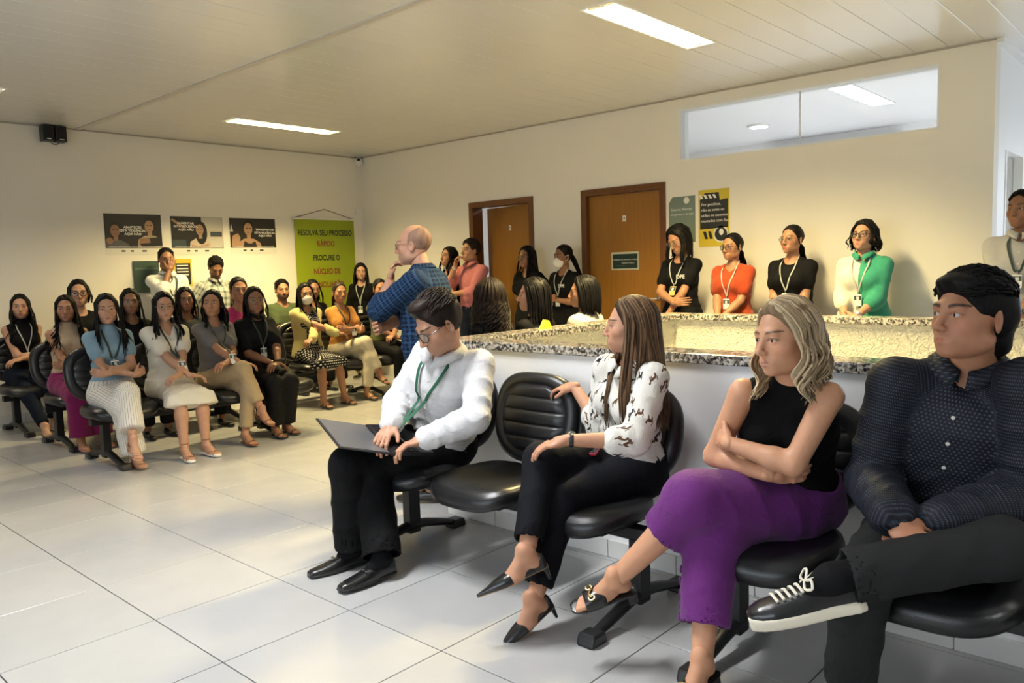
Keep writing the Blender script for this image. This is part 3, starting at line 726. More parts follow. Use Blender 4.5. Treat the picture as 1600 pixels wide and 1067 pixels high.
# ------------------------------------------------------------------ a whole person
SHOE_MATS={}
def shoe(p,par,S,kind,col,t=None,n=None,mat=None,res=.0045):
    """shoe on the ankle joint; returns nothing, adds parts"""
    A=p.J['an'+S]; s=p.s*.97; t=p.ft[S] if t is None else unit(t); n=A3(0,0,1) if n is None else np.asarray(n,float); n=unit(n-t*(n@t)); r=np.cross(t,n)
    base=A-n*.078*s-t*.062*s     # under the heel
    def w(x,y,z): return base+r*x*s+t*y*s+n*z*s
    def loft(st,z0,k=.008,nn=2.3,inf=0): return Loft(base+n*z0*s,t,-r if np.dot(np.cross(t,-r),n)>0 else r,[tuple(v*s for v in q) for q in st],k=k,n=nn,inf=inf)
    leather=mat or simple('leather_%s'%kind+str(tuple(round(c,3) for c in col)),col,.28,spec=.55,coat=.25,bump=.15,bscale=300)
    if kind in('dress','sneaker','flat','loafer'):
        k=1.0; 
        if kind=='dress': st=[(0,.022,.055,.012),(.015,.033,.068,.012),(.08,.035,.066,.012),(.13,.039,.050,.012),(.18,.043,.036,.012),(.23,.040,.026,.012),(.275,.031,.020,.012),(.292,.022,.012,.010)]
        elif kind=='sneaker': st=[(-.004,.024,.060,.012),(.015,.036,.070,.012),(.08,.037,.068,.012),(.13,.046,.058,.012),(.18,.052,.046,.012),(.225,.052,.040,.012),(.262,.045,.034,.012),(.285,.032,.024,.010),(.294,.02,.012,.008)]
        else: st=[(0,.022,.045,.010),(.015,.032,.050,.010),(.07,.031,.018,.010),(.13,.037,.012,.010),(.17,.040,.022,.010),(.215,.034,.018,.010),(.25,.018,.010,.008)]
        P=[loft(st,.016)]
        if kind in('dress','sneaker'): P.append(Cone(A-n*.0,A+n*.09,.030*s,.036*s,k=.006,op='s'))
        V,Q=solid(P,res); o=mesh_np('shoe',V,Q,leather,par)
        so=[(q[0],q[1]+.004,.010 if kind!='sneaker' else .018,.006 if kind!='sneaker' else .024) for q in st]
        V,Q=solid([loft(so,.006 if kind!='sneaker' else .010,nn=4)],res); smat=simple('sole_dark',(.012,.011,.01),.6) if kind!='sneaker' else simple('sole_cream',(.78,.72,.58),.6)
        mesh_np('sole',V,Q,smat,o)
        if kind=='dress':
            m=MB(); m.tube([w(-.036,.155,.048),w(-.02,.165,.058),w(0,.168,.061),w(.02,.165,.058),w(.036,.155,.048)],.004*s,6,flat=(n,.5)); m.build('strap',leather,o,smooth=True)
            m=MB(); m.tube([w(-.012,.168,.0635),w(.012,.168,.0635)],.004*s,6); m.tube([w(-.012,.160,.0635),w(-.012,.178,.062)],.0025*s,6); m.tube([w(.012,.160,.0635),w(.012,.178,.062)],.0025*s,6); m.build('buckle',simple('chrome',(.7,.7,.7),.2,1),o,smooth=True)
        if kind=='sneaker':
            lace=simple('lace_cream',(.8,.75,.62),.8)
            for i in range(6):
                y=.130+.017*i; z=.080-.0035*i; m=MB(); m.tube([w(-.026,y-.006,z-.006),w(-.01,y,z+.001),w(.01,y+.004,z+.001),w(.026,y+.008,z-.007)],.0042*s,6); m.build('lace',lace,o,smooth=True)
            m=MB(); 
            for sg in(-1,1): m.tube(catmull([w(0,.128,.086),w(sg*.03,.115,.100),w(sg*.058,.12,.090),w(sg*.035,.135,.082),w(0,.13,.087)],14),.0036*s,6); m.tube(catmull([w(0,.128,.088),w(sg*.022,.09,.100),w(sg*.038,.065,.085)],8),.0032*s,6)
            m.build('lace_bow',lace,o,smooth=True)
    elif kind=='pump':
        st=[(0,.018,.050,.004),(.012,.027,.056,.008),(.05,.027,.030,.008),(.10,.030,.018,.008),(.130,.035,.024,.008),(.150,.039,.036,.010),(.175,.038,.034,.010),(.21,.030,.026,.009),(.25,.016,.014,.008),(.295,.004,.005,.004)]
        V,Q=solid([loft(st,.018)],res*.8); o=mesh_np('shoe',V,Q,leather,par)
        m=MB(); m.tube([w(0,.014,.016),w(0,.010,-.01),w(0,.012,-.045)],[.019*s,.010*s,.006*s],8); m.build('heel',leather,o,smooth=True)
        so=[(q[0],q[1]*.95,.002,.004) for q in st]; V,Q=solid([loft(so,.012,nn=4)],res*.8); mesh_np('sole',V,Q,simple('sole_tan',(.35,.22,.13),.5),o)
    else:   # sandals, mules: sole and straps over a bare foot
        st=[(0,.024,.006,.008),(.015,.033,.006,.008),(.08,.032,.006,.008),(.15,.042,.006,.008),(.20,.043,.006,.008),(.235,.034,.006,.008),(.25,.02,.005,.006)]
        thick=.012 if kind=='platform' else .0
        st=[(a,b,c,d+thick) for a,b,c,d in st]
        V,Q=solid([loft(st,.004,nn=3.5)],res*.8); o=mesh_np('shoe',V,Q,simple('sole_white',(.75,.72,.68),.6) if kind=='platform' else leather,par)
        def strap(pts,wd,m=leather,nm='strap'):
            q=MB(); q.tube(catmull([w(*a) for a in pts],10),wd*s,6,flat=(n*.8+t*.2,.35)); q.build(nm,m,o,smooth=True)
        if kind=='mule':
            V,Q=solid([loft([(.115,.040,.050,.004),(.13,.044,.050,.004),(.17,.046,.042,.004),(.195,.045,.034,.004)],.012),],res*.8); mesh_np('vamp',V,Q,leather,o)
            g=simple('gold',(.75,.52,.2),.25,1)
            m=MB(); m.tube(catmull([w(-.024,.165,.054),w(-.010,.172,.060),w(0,.165,.062),w(.010,.158,.061),w(.024,.165,.054)],12),.0032*s,6)
            for sg in(-1,1): m.tube([w(sg*.026+.011*math.cos(a),.166+.011*math.sin(a),.053-.1*abs(sg*.011*math.cos(a))) for a in np.linspace(.6,5.7,14)],.003*s,6)
            m.build('horsebit',g,o,smooth=True)
            m=MB(); m.obox(w(0,.022,-.022),r*.024*s,t*.018*s,n*.022*s); m.build('heel',leather,o,bevel=.004)
        elif kind=='block':
            strap([(-.038,.185,.004),(-.03,.19,.026),(0,.195,.034),(.03,.19,.026),(.038,.185,.004)],.012)
            strap([(-.033,.06,.02),(-.03,.055,.065),(0,.065,.085),(.03,.055,.065),(.033,.06,.02)],.006)
            m=MB(); m.obox(w(0,.022,-.026),r*.022*s,t*.02*s,n*.03*s); m.build('heel',leather,o,bevel=.004)
        elif kind=='platform':
            for y,z in((.20,.03),(.165,.042),(.13,.055)): strap([(-.042,y-.02,.006),(-.028,y-.008,z*.75),(0,y,z+.004),(.028,y+.008,z*.75),(.042,y+.02,.006)],.0045)
            for y,z in((.19,.035),(.15,.052)): strap([(.042,y-.02,.006),(.028,y-.008,z*.75),(0,y,z+.004),(-.028,y+.008,z*.75),(-.042,y+.02,.006)],.0045)
            for z in(.10,.125): strap([(0.038*math.sin(a),.062+.038*math.cos(a),z) for a in np.linspace(0,2*PI,9)],.0045)
        else:
            strap([(-.040,.175,.004),(-.03,.18,.030),(0,.185,.040),(.03,.18,.030),(.040,.175,.004)],.0075)
            strap([(-.036,.12,.004),(-.03,.12,.045),(0,.125,.060),(.03,.12,.045),(.036,.12,.004)],.006)
            strap([(0.036*math.sin(a),.060+.038*math.cos(a),.082) for a in np.linspace(0,2*PI,9)],.005)
def front_pts(p,cloth,xs,hs,off=.004):
    """points on the clothed front of the torso at lateral xs and heights hs (fractions of the torso)"""
    P=np.array([p.J['pel']+p.u*p.L*h+p.r*x*p.s+p.f*.35 for x,h in zip(xs,hs)]); 
    for _ in range(40):
        d=sdf_at(cloth,P)-off; P=P-p.f*np.clip(d,0,.05)[:,None]*.85
        if (d<.0008).all(): break
    lim=(P-p.J['pel'])@p.f; P=P+p.f*np.maximum(0,-.06-lim)[:,None]
    return P
def person(label,loc,rz,p,o,res=.012,group=None,seed=1):
    """o: outfit dict. Empty at the person's base; body, clothes, hair and worn things are its parts"""
    rng=np.random.default_rng(seed); root=empty('person',loc,rz); tag(root,label,'person',group)
    skin=np.array(o.get('skin',(.50,.30,.20))); s=p.s; p.hs=s*o.get('headscale',1.0)*(1.06 if p.sex=='m' else 1.04)
    hr=o.get('headres',.0048); fine=o.get('fine',.0056)
    shoes=o.get('shoes')
    # --- body: one skin mesh
    V,Q=solid(body_prims(p),o.get('bodyres',res)); Vs=[V];Qs=[Q];Cs=[np.tile(skin,(len(V),1))]; off=len(V); mi=[np.zeros(len(Q))]
    def addm(V,Q,C,m=0):
        nonlocal off
        Vs.append(V);Qs.append(Q+off);Cs.append(C);off+=len(V);mi.append(np.full(len(Q),m))
    hv,hq,mk=head_template(p.sex,hr,o.get('jaw',1.0),o.get('nose',1.0))
    hc=np.tile(skin,(len(hv),1))
    lip=np.array(o.get('lip',skin*A3(.92,.62,.62))); hcol=np.array(o.get('hair',{}).get('brow',o.get('hair',{}).get('col',(.012,.009,.008))))
    hc=hc*(1+mk['cheek'][:,None]*A3(.06,-.06,-.06)); hc=hc+(lip-hc)*(mk['lips']*.85)[:,None]; hc=hc+(hcol-hc)*(mk['brow']*.95)[:,None]
    hc=hc+(A3(.01,.008,.007)-hc)*(mk['lash']*(.9 if p.sex=='f' else .55))[:,None]
    if o.get('beard'): hc=hc+(np.array(o.get('beardcol',(.02,.015,.012)))-hc)*(mk['beard']*o['beard'])[:,None]
    addm(p.J['head']+p.hs*(hv@p.Rh.T),hq,hc)
    ev,eq,ec=eyeballs(p.gaze); addm(p.J['head']+p.hs*(ev@p.Rh.T),eq,ec,1)
    for S in'RL':
        h=p.hands.get(S,{}); d=unit(p.J['wr'+S]-p.J['el'+S]); f=np.array(h.get('f',d),float); nn=np.array(h.get('n',(0,0,-1) if p.sit else (A3(-1,0,0)*(1 if S=='R' else -1))),float)
        HP=hand_prims(p.J['wr'+S],f,nn,S=='L',s*(1.0 if p.sex=='m' else .92),h.get('curl',(.3,.4,.3)),h.get('thumb',.45),h.get('spread',.05))
        v,q=solid(HP,fine); addm(v,q,np.tile(skin*A3(1.0,.97,.96),(len(v),1)))
    if o.get('feet',False):
        for S in'RL':
            v,q=solid(foot_prims(p.J['an'+S],p.ft[S],o.get('footup',{}).get(S,(0,0,1)),s*.95,toes=not(shoes and shoes['kind'] in('pump','flat'))),fine); addm(v,q,np.tile(skin,(len(v),1)))
    mesh_np('body',np.vstack(Vs),np.vstack(Qs),[skin_mat(),eye_mat()],root,col=np.vstack(Cs),mi=np.concatenate(mi))
    # --- clothes
    top=o.get('top',{}); bot=o.get('bottom',{}); inf=top.get('inf',.010); fold=top.get('fold',.006)
    h0=top.get('h0',-.10 if not top.get('tuck') else .06)
    cloth=[torso_prim(p,inf,k=.03)]+bust_prims(p,inf)+shoulder_prims(p,inf)
    for S in'RL': cloth+=arm_prims(p,S,inf,2.0)
    if top:
        kind=top.get('kind','short'); P=[torso_prim(p,inf,h0,top.get('h1',.99),fold=(fold*1.2,52,p.H*7,.22*p.L,.22*p.L))]+bust_prims(p,inf)
        if kind!='sleeveless': P+=shoulder_prims(p,inf-.001)
        else:
            for sg,S in((1,'R'),(-1,'L')): P.append(Cone(p.J['neck']-p.u*.05*s+p.r*sg*.045*s,p.J['neck']+(p.J['sh'+S]-p.J['neck'])*.72-p.u*.012*s,.042*s+inf,.044*s+inf,k=.04))
        up={'sleeveless':0,'short':top.get('sleeve',.62),'elbow':1.0,'long':2.0-.06,'rolled':1.25}[kind]
        if up:
            for S in'RL': P+=arm_prims(p,S,inf,up,fold=fold,loose=top.get('loose',.008))
            for S in'RL':      # clean cuff
                if up<=1: a,b=p.J['sh'+S],p.J['el'+S]; e=a+(b-a)*up
                else: a,b=p.J['el'+S],p.J['wr'+S]; e=a+(b-a)*(up-1)
        if top.get('belly_fold'): pass
        nk=top.get('neck','round'); N0=p.J['neck']
        if nk=='round': P.append(Cone(N0-p.u*.005+p.f*.03*s,N0+p.u*.10+p.f*.03*s,.062*s,.075*s,k=.008,op='s'))
        elif nk=='high': P.append(Cone(N0-p.u*.03,N0+p.u*.045+p.f*.012,.064*s,.056*s,k=.02)); P.append(Plane(N0+p.u*.042+p.f*.01,p.u+p.f*.15))
        elif nk=='v':
            dz=top.get('vdepth',.13)
            P.append(Cone(N0+p.u*.0+p.f*.02*s,N0+p.u*.10+p.f*.02*s,.066*s,.08*s,k=.008,op='s'))
            P.append(Cone(N0-p.u*dz*s+p.f*.14*s,N0+p.u*.03+p.f*.06*s,.014*s,.066*s,k=.008,op='s'))
        elif nk=='shirt':
            P.append(Cone(N0-p.u*.0+p.f*.02*s,N0+p.u*.12+p.f*.02*s,.060*s,.075*s,k=.006,op='s'))
            if top.get('open',.06): P.append(Cone(N0-p.u*top.get('open',.06)*s+p.f*.13*s,N0+p.u*.03+p.f*.07*s,.006*s,.040*s,k=.006,op='s'))
        if top.get('skirt'): pass
        # hands and bare forearms never sink into the cloth: keep it simple, one closed garment
        V,Q=solid(P,top.get('res',res)); tm=mesh_np(top.get('name','shirt'),V,Q,top['mat'],root,limb=limb_of(P,V))
        if nk=='shirt':
            # turned-down collar
            M=25; cc=[]
            for i in range(M):
                a=math.radians(-172+344*i/(M-1)); g=abs(a)/PI   # 0 at the nape
                d=(p.r*math.sin(a)-p.f*math.cos(a))*top.get('ck',1.0); c=N0+p.f*.018*s+p.u*(.010+.05*(top.get('ck',1.0)-1))*s
                fr=max(0,(g-.62)/.38); op=top.get('open',.06)
                cc.append([c+d*.063*s-p.u*(.004+.030*fr)*s, c+d*.062*s+p.u*(.036-.036*fr)*s, c+d*.067*s+p.u*(.038-.036*fr)*s, c+d*(.094+.012*fr)*s+p.u*(.010-.052*fr)*s, c+d*(.090+.012*fr)*s+p.u*(.006-.052*fr)*s])
            cc=np.array(cc).reshape(-1,3); k5=5
            q=[[i*k5+j,i*k5+j+1,(i+1)*k5+j+1,(i+1)*k5+j] for i in range(M-1) for j in range(k5-1)]
            ob=mesh_np('collar',cc,np.array(q),top.get('collar',top['mat']),tm,limb=np.stack([cc@p.r,cc@p.f,cc@p.u],1))
            md=ob.modifiers.new('thick','SOLIDIFY'); md.thickness=.003
            if top.get('buttons',True):
                bs=front_pts(p,P,[0]*6,np.linspace(.80,.10,6),.001); bm_=simple('button',top.get('button',(.7,.68,.62)),.4)
                for b in bs:
                    m=MB(); m.lathe([(.0055,-.001),(.0055,.0015),(.004,.0025)],10,Matrix.Translation(Vector(b))@Vector((0,0,1)).rotation_difference(Vector(p.f)).to_matrix().to_4x4()); m.build('button',bm_,tm)
    if o.get('print'):
        tx,x,h,sz=o['print']; c=front_pts(p,P,[x],[h],.003)[0]; M=Matrix.Identity(4)
        for i in range(3): M[i][0],M[i][1],M[i][2],M[i][3]=-p.r[i],p.u[i],p.f[i],c[i]
        text('shirt_print',tx,sz,M,simple('print_white_cloth',(.7,.7,.68),.7),tm,bold=.0008)
    if o.get('cardigan'):
        cd=o['cardigan']; P=[torso_prim(p,inf+.012,.02,.95)]+shoulder_prims(p,inf+.011)
        for S in'RL': P+=arm_prims(p,S,inf+.006,1.95,fold=.006,loose=.008)
        P.append(Loft(p.J['pel']+p.f*.16,p.u,p.r,[(-.05,.075,.14,.14),(p.L*.6,.065,.14,.14),(p.L*1.1,.07,.14,.14)],k=.01,op='s',n=3)); P.append(Cone(N0 if top else p.J['neck'],p.J['neck']+p.u*.1,.07*s,.08*s,k=.01,op='s'))
        V,Q=solid(P,res); mesh_np('cardigan',V,Q,cd['mat'],root,limb=limb_of(P,V))
    if bot:
        kind=bot['kind']; bi=bot.get('inf',.010); bf=bot.get('fold',.006)
        wh=bot.get('waist',.14); P=[torso_prim(p,bi+.002,-.2,wh,k=.04)]
        if kind=='trousers':
            for S in'RL':
                up=bot.get('upto',1.93); up=up[S] if isinstance(up,dict) else up; LP=leg_prims(p,S,bi,up,fold=bf,hem=bot.get('hem',.07)*s,thighw=bot.get('thighw',.006),kneew=bot.get('kneew',.006))
                if bot.get('side'):
                    LP=[q.frame(bot['side'] if isinstance(bot['side'],np.ndarray) else p.r) for q in LP]
                P+=LP
                a,b=p.J['kn'+S],p.J['an'+S]; ax=unit(b-a); e=a+(b-a)*(up-1)
                hm=bot.get('hem',.07)*s
                # square, hollow hem
                P[-1]=clipped(P[-1],Plane(e,ax))
                if bot.get('res',res)<.010: P.append(Cone(e-ax*.05,e+ax*.10,max(.012,hm-.012),max(.014,hm-.006),k=.003,op='s'))
        elif kind=='skirt':
            kn=(p.J['knR']+p.J['knL'])/2; hp=p.J['pel']; Lk=bot.get('len',1.0); w=np.linalg.norm(p.J['knR']-p.J['knL'])/2+.085*s
            if p.sit:
                ax=unit(kn-hp); L=np.linalg.norm(kn-hp)*min(Lk,1.0)
                P.append(Loft(hp,ax,p.r,[(-.06,.15*s,.07,.09),(0,.175*s,.085,.10),(L*.6,(.165*s+w)/2,.088,.085),(L+.03,w,.075,.08)],k=.05,n=2.6,fold=(bf,40,2,L,.3)))
                if Lk>1:
                    dn=unit((p.J['anR']+p.J['anL'])/2-kn); P.append(Loft(kn-dn*.03,dn,p.r,[(0,w,.075,.075),((Lk-1)*.42+.03,w*bot.get('flare',1.12),.10,.09)],k=.04,n=2.4,fold=(bf*1.6,6,1,.2,.5)))
            else:
                L=(hp[2]-.08)*Lk*.62; P.append(Loft(hp,A3(0,0,-1),-p.r,[(-.05,.16*s,.11,.12),(0,.18*s,.12,.13),(L,.22*s,.17,.17)],k=.04))
        V,Q=solid(P,bot.get('res',res)); mesh_np(bot.get('name',kind),V,Q,bot['mat'],root,limb=limb_of(P,V))
        for S,(dv,t0,t1,nb) in bot.get('btn',{}).items():
            a,b=p.J['kn'+S],p.J['an'+S]; ax=unit(b-a); dv=unit(np.asarray(dv,float)-ax*np.dot(dv,ax))
            for t in np.linspace(t0,t1,nb):
                q=a+(b-a)*t+dv*.2
                for _ in range(40): q=q-dv*np.clip(sdf_at(P,q[None])[0],0,.05)*.85
                m=MB(); m.lathe([(.013,-.003),(.013,.003),(.009,.006)],14,Matrix.Translation(Vector(q))@Vector((0,0,1)).rotation_difference(Vector(dv)).to_matrix().to_4x4()); m.build('covered_button',bot['mat'],root,smooth=True)
        if bot.get('belt'):
            q=[]
            for a in np.linspace(0,2*PI,29)[:-1]: q.append(p.J['pel']+p.u*p.L*(wh-.03)+(p.r*math.sin(a)*.5+p.f*math.cos(a)*.5))
            q=np.array(q); c=p.J['pel']+p.u*p.L*(wh-.03)
            for _ in range(50):
                d=sdf_at(P,q)-.001; q=q+(c-q)/np.linalg.norm(c-q,axis=1)[:,None]*np.clip(d,0,.05)[:,None]*.8
            m=MB(); m.tube(np.vstack([q,q[:1]]),.017,6,flat=(np.vstack([q,q[:1]])-c,.25),cap=False); m.build('belt',simple('belt',(.02,.015,.012),.45),root,smooth=True)
    # --- hair, glasses, mask, lanyard, watch, shoes
    if 'hair' in o: make_hair(p,root,o['hair'],rng,hr,cloth)
    R=p.Rh; hd=lambda q:p.J['head']+p.hs*(R@np.asarray(q,float))
    if o.get('earring'):
        for sg in(-1,1): m=MB(); m.tube([hd((sg*(.083+.002*math.cos(a)),-.006+.008*math.sin(a),-.046+.010*math.cos(a))) for a in np.linspace(.3,6.0,14)],.0022,6); m.build('earring',simple('gold',(.75,.52,.2),.25,1),root,smooth=True)
    if 'glasses' in o:
        g=o['glasses']; gm=simple('frame'+str(g.get('col',(.01,.01,.01))),g.get('col',(.01,.01,.01)),.3,g.get('metal',0)); t=g.get('t',.0016); w,h=g.get('size',(.025,.019))
        m=MB(); z0=.000
        for sg in(-1,1):
            pts=[]
            for a in np.linspace(0,2*PI,21):
                ca,sa=math.cos(a),math.sin(a); e=2/ g.get('sq',2.6)
                x=sg*.033+w*math.copysign(abs(ca)**e,ca); z=z0+h*math.copysign(abs(sa)**e,sa); pts.append(hd((x,.1045-1.6*max(0,abs(x)-.015)**1.5,z)))
            m.tube(pts,t*p.hs/1.0,6,cap=False)
        m.tube([hd((-.009,.1055,.004)),hd((0,.109,.007)),hd((.009,.1055,.004))],t,6)
        for sg in(-1,1): m.tube([hd((sg*(.033+w),.090,.006)),hd((sg*.074,.072,.008)),hd((sg*.080,.0,.008)),hd((sg*.077,-.025,-.008))],t,6)
        ob=m.build('glasses',gm,root,smooth=True)
        for sg in(-1,1):
            m=MB(); poly=[]
            for a in np.linspace(0,2*PI,17)[:-1]:
                ca,sa=math.cos(a),math.sin(a); e=2/g.get('sq',2.6); x=sg*.033+w*.95*math.copysign(abs(ca)**e,ca); z=z0+h*.95*math.copysign(abs(sa)**e,sa); poly.append(hd((x,.1040-1.6*max(0,abs(x)-.015)**1.5,z)))
            m.prism(poly,R@A3(0,.0008,0)); m.build('lens',GLASS_THIN,ob)
    if o.get('mask'):
        P=[Ell((0,.048,-.055),(.058,.064,.046),k=.02),Ell((0,.085,-.045),(.026,.036,.036),k=.03),Ell((0,.04,-.07),(.054,.058,.045),k=.03),Plane((0,0,-.012),(0,-.25,1),k=.006),Plane((0,.032,0),(0,-1,-.1),k=.004)]
        V,Q=solid(P,hr); mk_=mesh_np('face_mask',p.J['head']+p.hs*(V@R.T),Q,simple('mask_cloth',(.80,.78,.72),.9),root)
        for sg in(-1,1):
            m=MB(); m.tube([hd((sg*.057,.040,-.03)),hd((sg*.078,.0,.012)),hd((sg*.081,-.022,.004))],.0016,5); m.tube([hd((sg*.052,.040,-.075)),hd((sg*.072,.005,-.045)),hd((sg*.081,-.022,-.02))],.0016,5); m.build('ear_loop',simple('mask_cloth',(.8,.78,.72),.9),mk_,smooth=True)
        
    if 'lanyard' in o:
        l=o['lanyard']; hb=l.get('h',.42); bx=l.get('x',0.0); lm=simple('lanyard'+str(l.get('col',(.02,.07,.05))),l.get('col',(.02,.07,.05)),.7)
        sides=[]
        root_l=None; cl=cloth+[torso_prim(p,inf+.012)] 
        allx=[];allh=[]
        for sg in(-1,1):
            hs=np.array([.93,.86,.78,.68,.58,hb+.06]); xs=sg*np.array([.066,.062,.05,.034,.016,.002])+bx*np.array([0,.1,.3,.6,.9,1])
            q=front_pts(p,cl,xs,hs,.003); neckp=p.J['neck']+p.u*.03+p.r*sg*.056*s-p.f*.005; back=p.J['neck']+p.u*.04+p.r*sg*.02-p.f*.058*s
            pts=catmull(np.vstack([[back],[neckp],q]),22); m=MB(); m.tube(pts,l.get('w',.0075),6,flat=(np.vstack([np.tile(-p.f+p.u,(2,1)),np.tile(p.r*sg+p.u,(4,1)),np.tile(p.f,(16,1))]),.2)); ob=m.build('lanyard',lm,root if root_l is None else root_l,smooth=True); root_l=root_l or ob
        b=front_pts(p,cl,[bx]*3,[hb+.055,hb-.01,hb-.10],.004); top_=b[0]; dn=unit(b[2]-b[0]); dn=unit(dn+A3(0,0,-.6)); nn=unit(p.f-dn*(p.f@dn)); rr=np.cross(dn,nn); c=top_+dn*.065+nn*.006
        m=MB(); m.tube([top_+nn*.003,top_+dn*.022+nn*.004],.004,6); m.build('clip',simple('clip_metal',(.6,.6,.6),.3,1),root_l,smooth=True)
        m=MB(); m.obox(c,rr*.028,dn*.043,nn*.0018); bd=m.build('badge',simple('badge_white'+str(l.get('badge',(.75,.76,.74))),l.get('badge',(.75,.76,.74)),.35),root_l)
        m=MB(); m.obox(c-dn*.018+nn*.0022,rr*.026,dn*.016,nn*.0006); m.build('badge_print',simple('badge_dark',(.03,.05,.05),.4),bd)
        m=MB(); m.obox(c-dn*.016+nn*.0030,rr*.010,dn*.012,nn*.0005); m.build('badge_photo',simple('badge_photo',(.6,.62,.6),.4),bd)
    if 'watch' in o:
        S,wc=o['watch'][:2]; a=p.J['wr'+S]; d=unit(p.J['wr'+S]-p.J['el'+S]); c=a-d*.022; R0=(.030 if p.sex=='m' else .0262)*s; n0=np.array(o['watch'][2] if len(o['watch'])>2 else (0,0,1),float); n0=unit(n0-d*(n0@d)); q0=np.cross(d,n0)
        pts=[c+R0*(n0*math.cos(t)+q0*math.sin(t)) for t in np.linspace(0,2*PI,25)]
        m=MB(); m.tube(pts,.009*s,6,flat=(np.array(pts)-c,.25),cap=False); wt=m.build('watch',simple('watch'+str(wc),wc,.35,.6 if wc[0]>.3 else 0),root,smooth=True)
        M=Matrix.Translation(Vector(c+n0*R0))@Vector((0,0,1)).rotation_difference(Vector(n0)).to_matrix().to_4x4()
        m=MB(); m.lathe([(.018*s,-.004),(.019*s,.003),(.017*s,.005)],20,M); m.build('watch_case',simple('watch_case'+str(wc),wc if wc[0]>.3 else (.35,.33,.3),.25,.9),wt,smooth=True)
        m=MB(); m.lathe([(.0148*s,.005),(.0148*s,.0056)],20,M); m.build('watch_face',simple('watch_face',(.02,.02,.025),.2) if wc[0]<.9 else simple('watch_face_w',(.8,.8,.78),.2),wt)
    if o.get('socks'):
        for S in'RL':
            a,b=p.J['kn'+S],p.J['an'+S]; P=[Cone(a+(b-a)*.62,b,.046*s,.040*s,k=.02),Cone(b,b-unit(p.u)*0+p.ft[S]*.05*s-A3(0,0,.02)*s,.038*s,.032*s,k=.02)]
            V,Q=solid(P,max(fine*1.6,.006)); mesh_np('sock',V,Q,fabric('sock_black',(.008,.008,.009)),root,limb=V*0)
    if shoes:
        for S in'RL': shoe(p,root,S,shoes['kind'],shoes['col'],n=o.get('footup',{}).get(S),res=o.get('shoeres',.009))
    return root
# ------------------------------------------------------------------ room
TILE=.548; XL,YB,ZC=-4.5,5.95,2.90; XE=2.94   # left wall, door wall, ceiling, end of door wall
XR,YF,YN=7.0,9.2,-3.2
def st(o,**k): return tag(o,kind='structure',**k)
def paint(name,col,rough=.65,bump=.25):
    m,nt,b=_nt(name); n=N(nt); tc=n('ShaderNodeTexCoord')
    t=n('ShaderNodeTexNoise',i_Vector=tc.outputs['Object'],i_Scale=1.3,i_Detail=4.0)
    n.link(n.mix(t.outputs['Fac'],[c*.95 for c in col],[min(1,c*1.04) for c in col]),b.inputs['Base Color']); b.inputs['Roughness'].default_value=rough
    t2=n('ShaderNodeTexNoise',i_Vector=tc.outputs['Object'],i_Scale=180.0,i_Detail=3.0); bp=n('ShaderNodeBump',i_Strength=bump,i_Distance=.001,i_Height=t2.outputs['Fac']); n.link(bp.outputs[0],b.inputs['Normal']); return m
M_WALL=paint('wall_paint',(.82,.78,.69)); M_WHITE=paint('white_paint',(.89,.89,.885),.5)
def stucco():
    m,nt,b=_nt('stucco'); n=N(nt); tc=n('ShaderNodeTexCoord'); b.inputs['Base Color'].default_value=(.74,.71,.58,1); b.inputs['Roughness'].default_value=.75
    t=n('ShaderNodeTexNoise',i_Vector=tc.outputs['Object'],i_Scale=38.0,i_Detail=4.0,i_Distortion=1.2); bp=n('ShaderNodeBump',i_Strength=1.0,i_Distance=.03,i_Height=t.outputs['Fac']); n.link(bp.outputs[0],b.inputs['Normal']); return m
def granite():
    m,nt,b=_nt('granite'); n=N(nt); tc=n('ShaderNodeTexCoord')
    v=n('ShaderNodeTexVoronoi',i_Vector=tc.outputs['Object'],i_Scale=95.0); t=n('ShaderNodeTexNoise',i_Vector=tc.outputs['Object'],i_Scale=55.0,i_Detail=6.0,i_Roughness=.75)
    sc=n('ShaderNodeSeparateColor'); n.link(v.outputs['Color'],sc.inputs[0])
    r=n('ShaderNodeValToRGB'); e=r.color_ramp.elements; e[0].position=.30; e[0].color=(.012,.012,.013,1); e[1].position=.72; e[1].color=(.62,.58,.50,1)
    k=e.new(.45); k.color=(.16,.145,.125,1); k=e.new(.58); k.color=(.42,.38,.32,1); r.color_ramp.interpolation='LINEAR'
    n.link(n.math('MULTIPLY_ADD',sc.outputs[0],.45,n.math('MULTIPLY',t.outputs['Fac'],.55)),r.inputs[0]); n.link(r.outputs[0],b.inputs['Base Color']); b.inputs['Roughness'].default_value=.14; return m
def wood(name,c1,c2):
    m,nt,b=_nt(name); n=N(nt); tc=n('ShaderNodeTexCoord'); mp=n('ShaderNodeMapping',i_Vector=tc.outputs['Object']); mp.inputs['Scale'].default_value=(14,14,.9)
    t=n('ShaderNodeTexNoise',i_Vector=mp.outputs[0],i_Scale=3.0,i_Detail=6.0,i_Distortion=.6); n.link(n.mix(t.outputs['Fac'],c1,c2),b.inputs['Base Color']); b.inputs['Roughness'].default_value=.38
    bp=n('ShaderNodeBump',i_Strength=.15,i_Distance=.001,i_Height=t.outputs['Fac']); n.link(bp.outputs[0],b.inputs['Normal']); return m
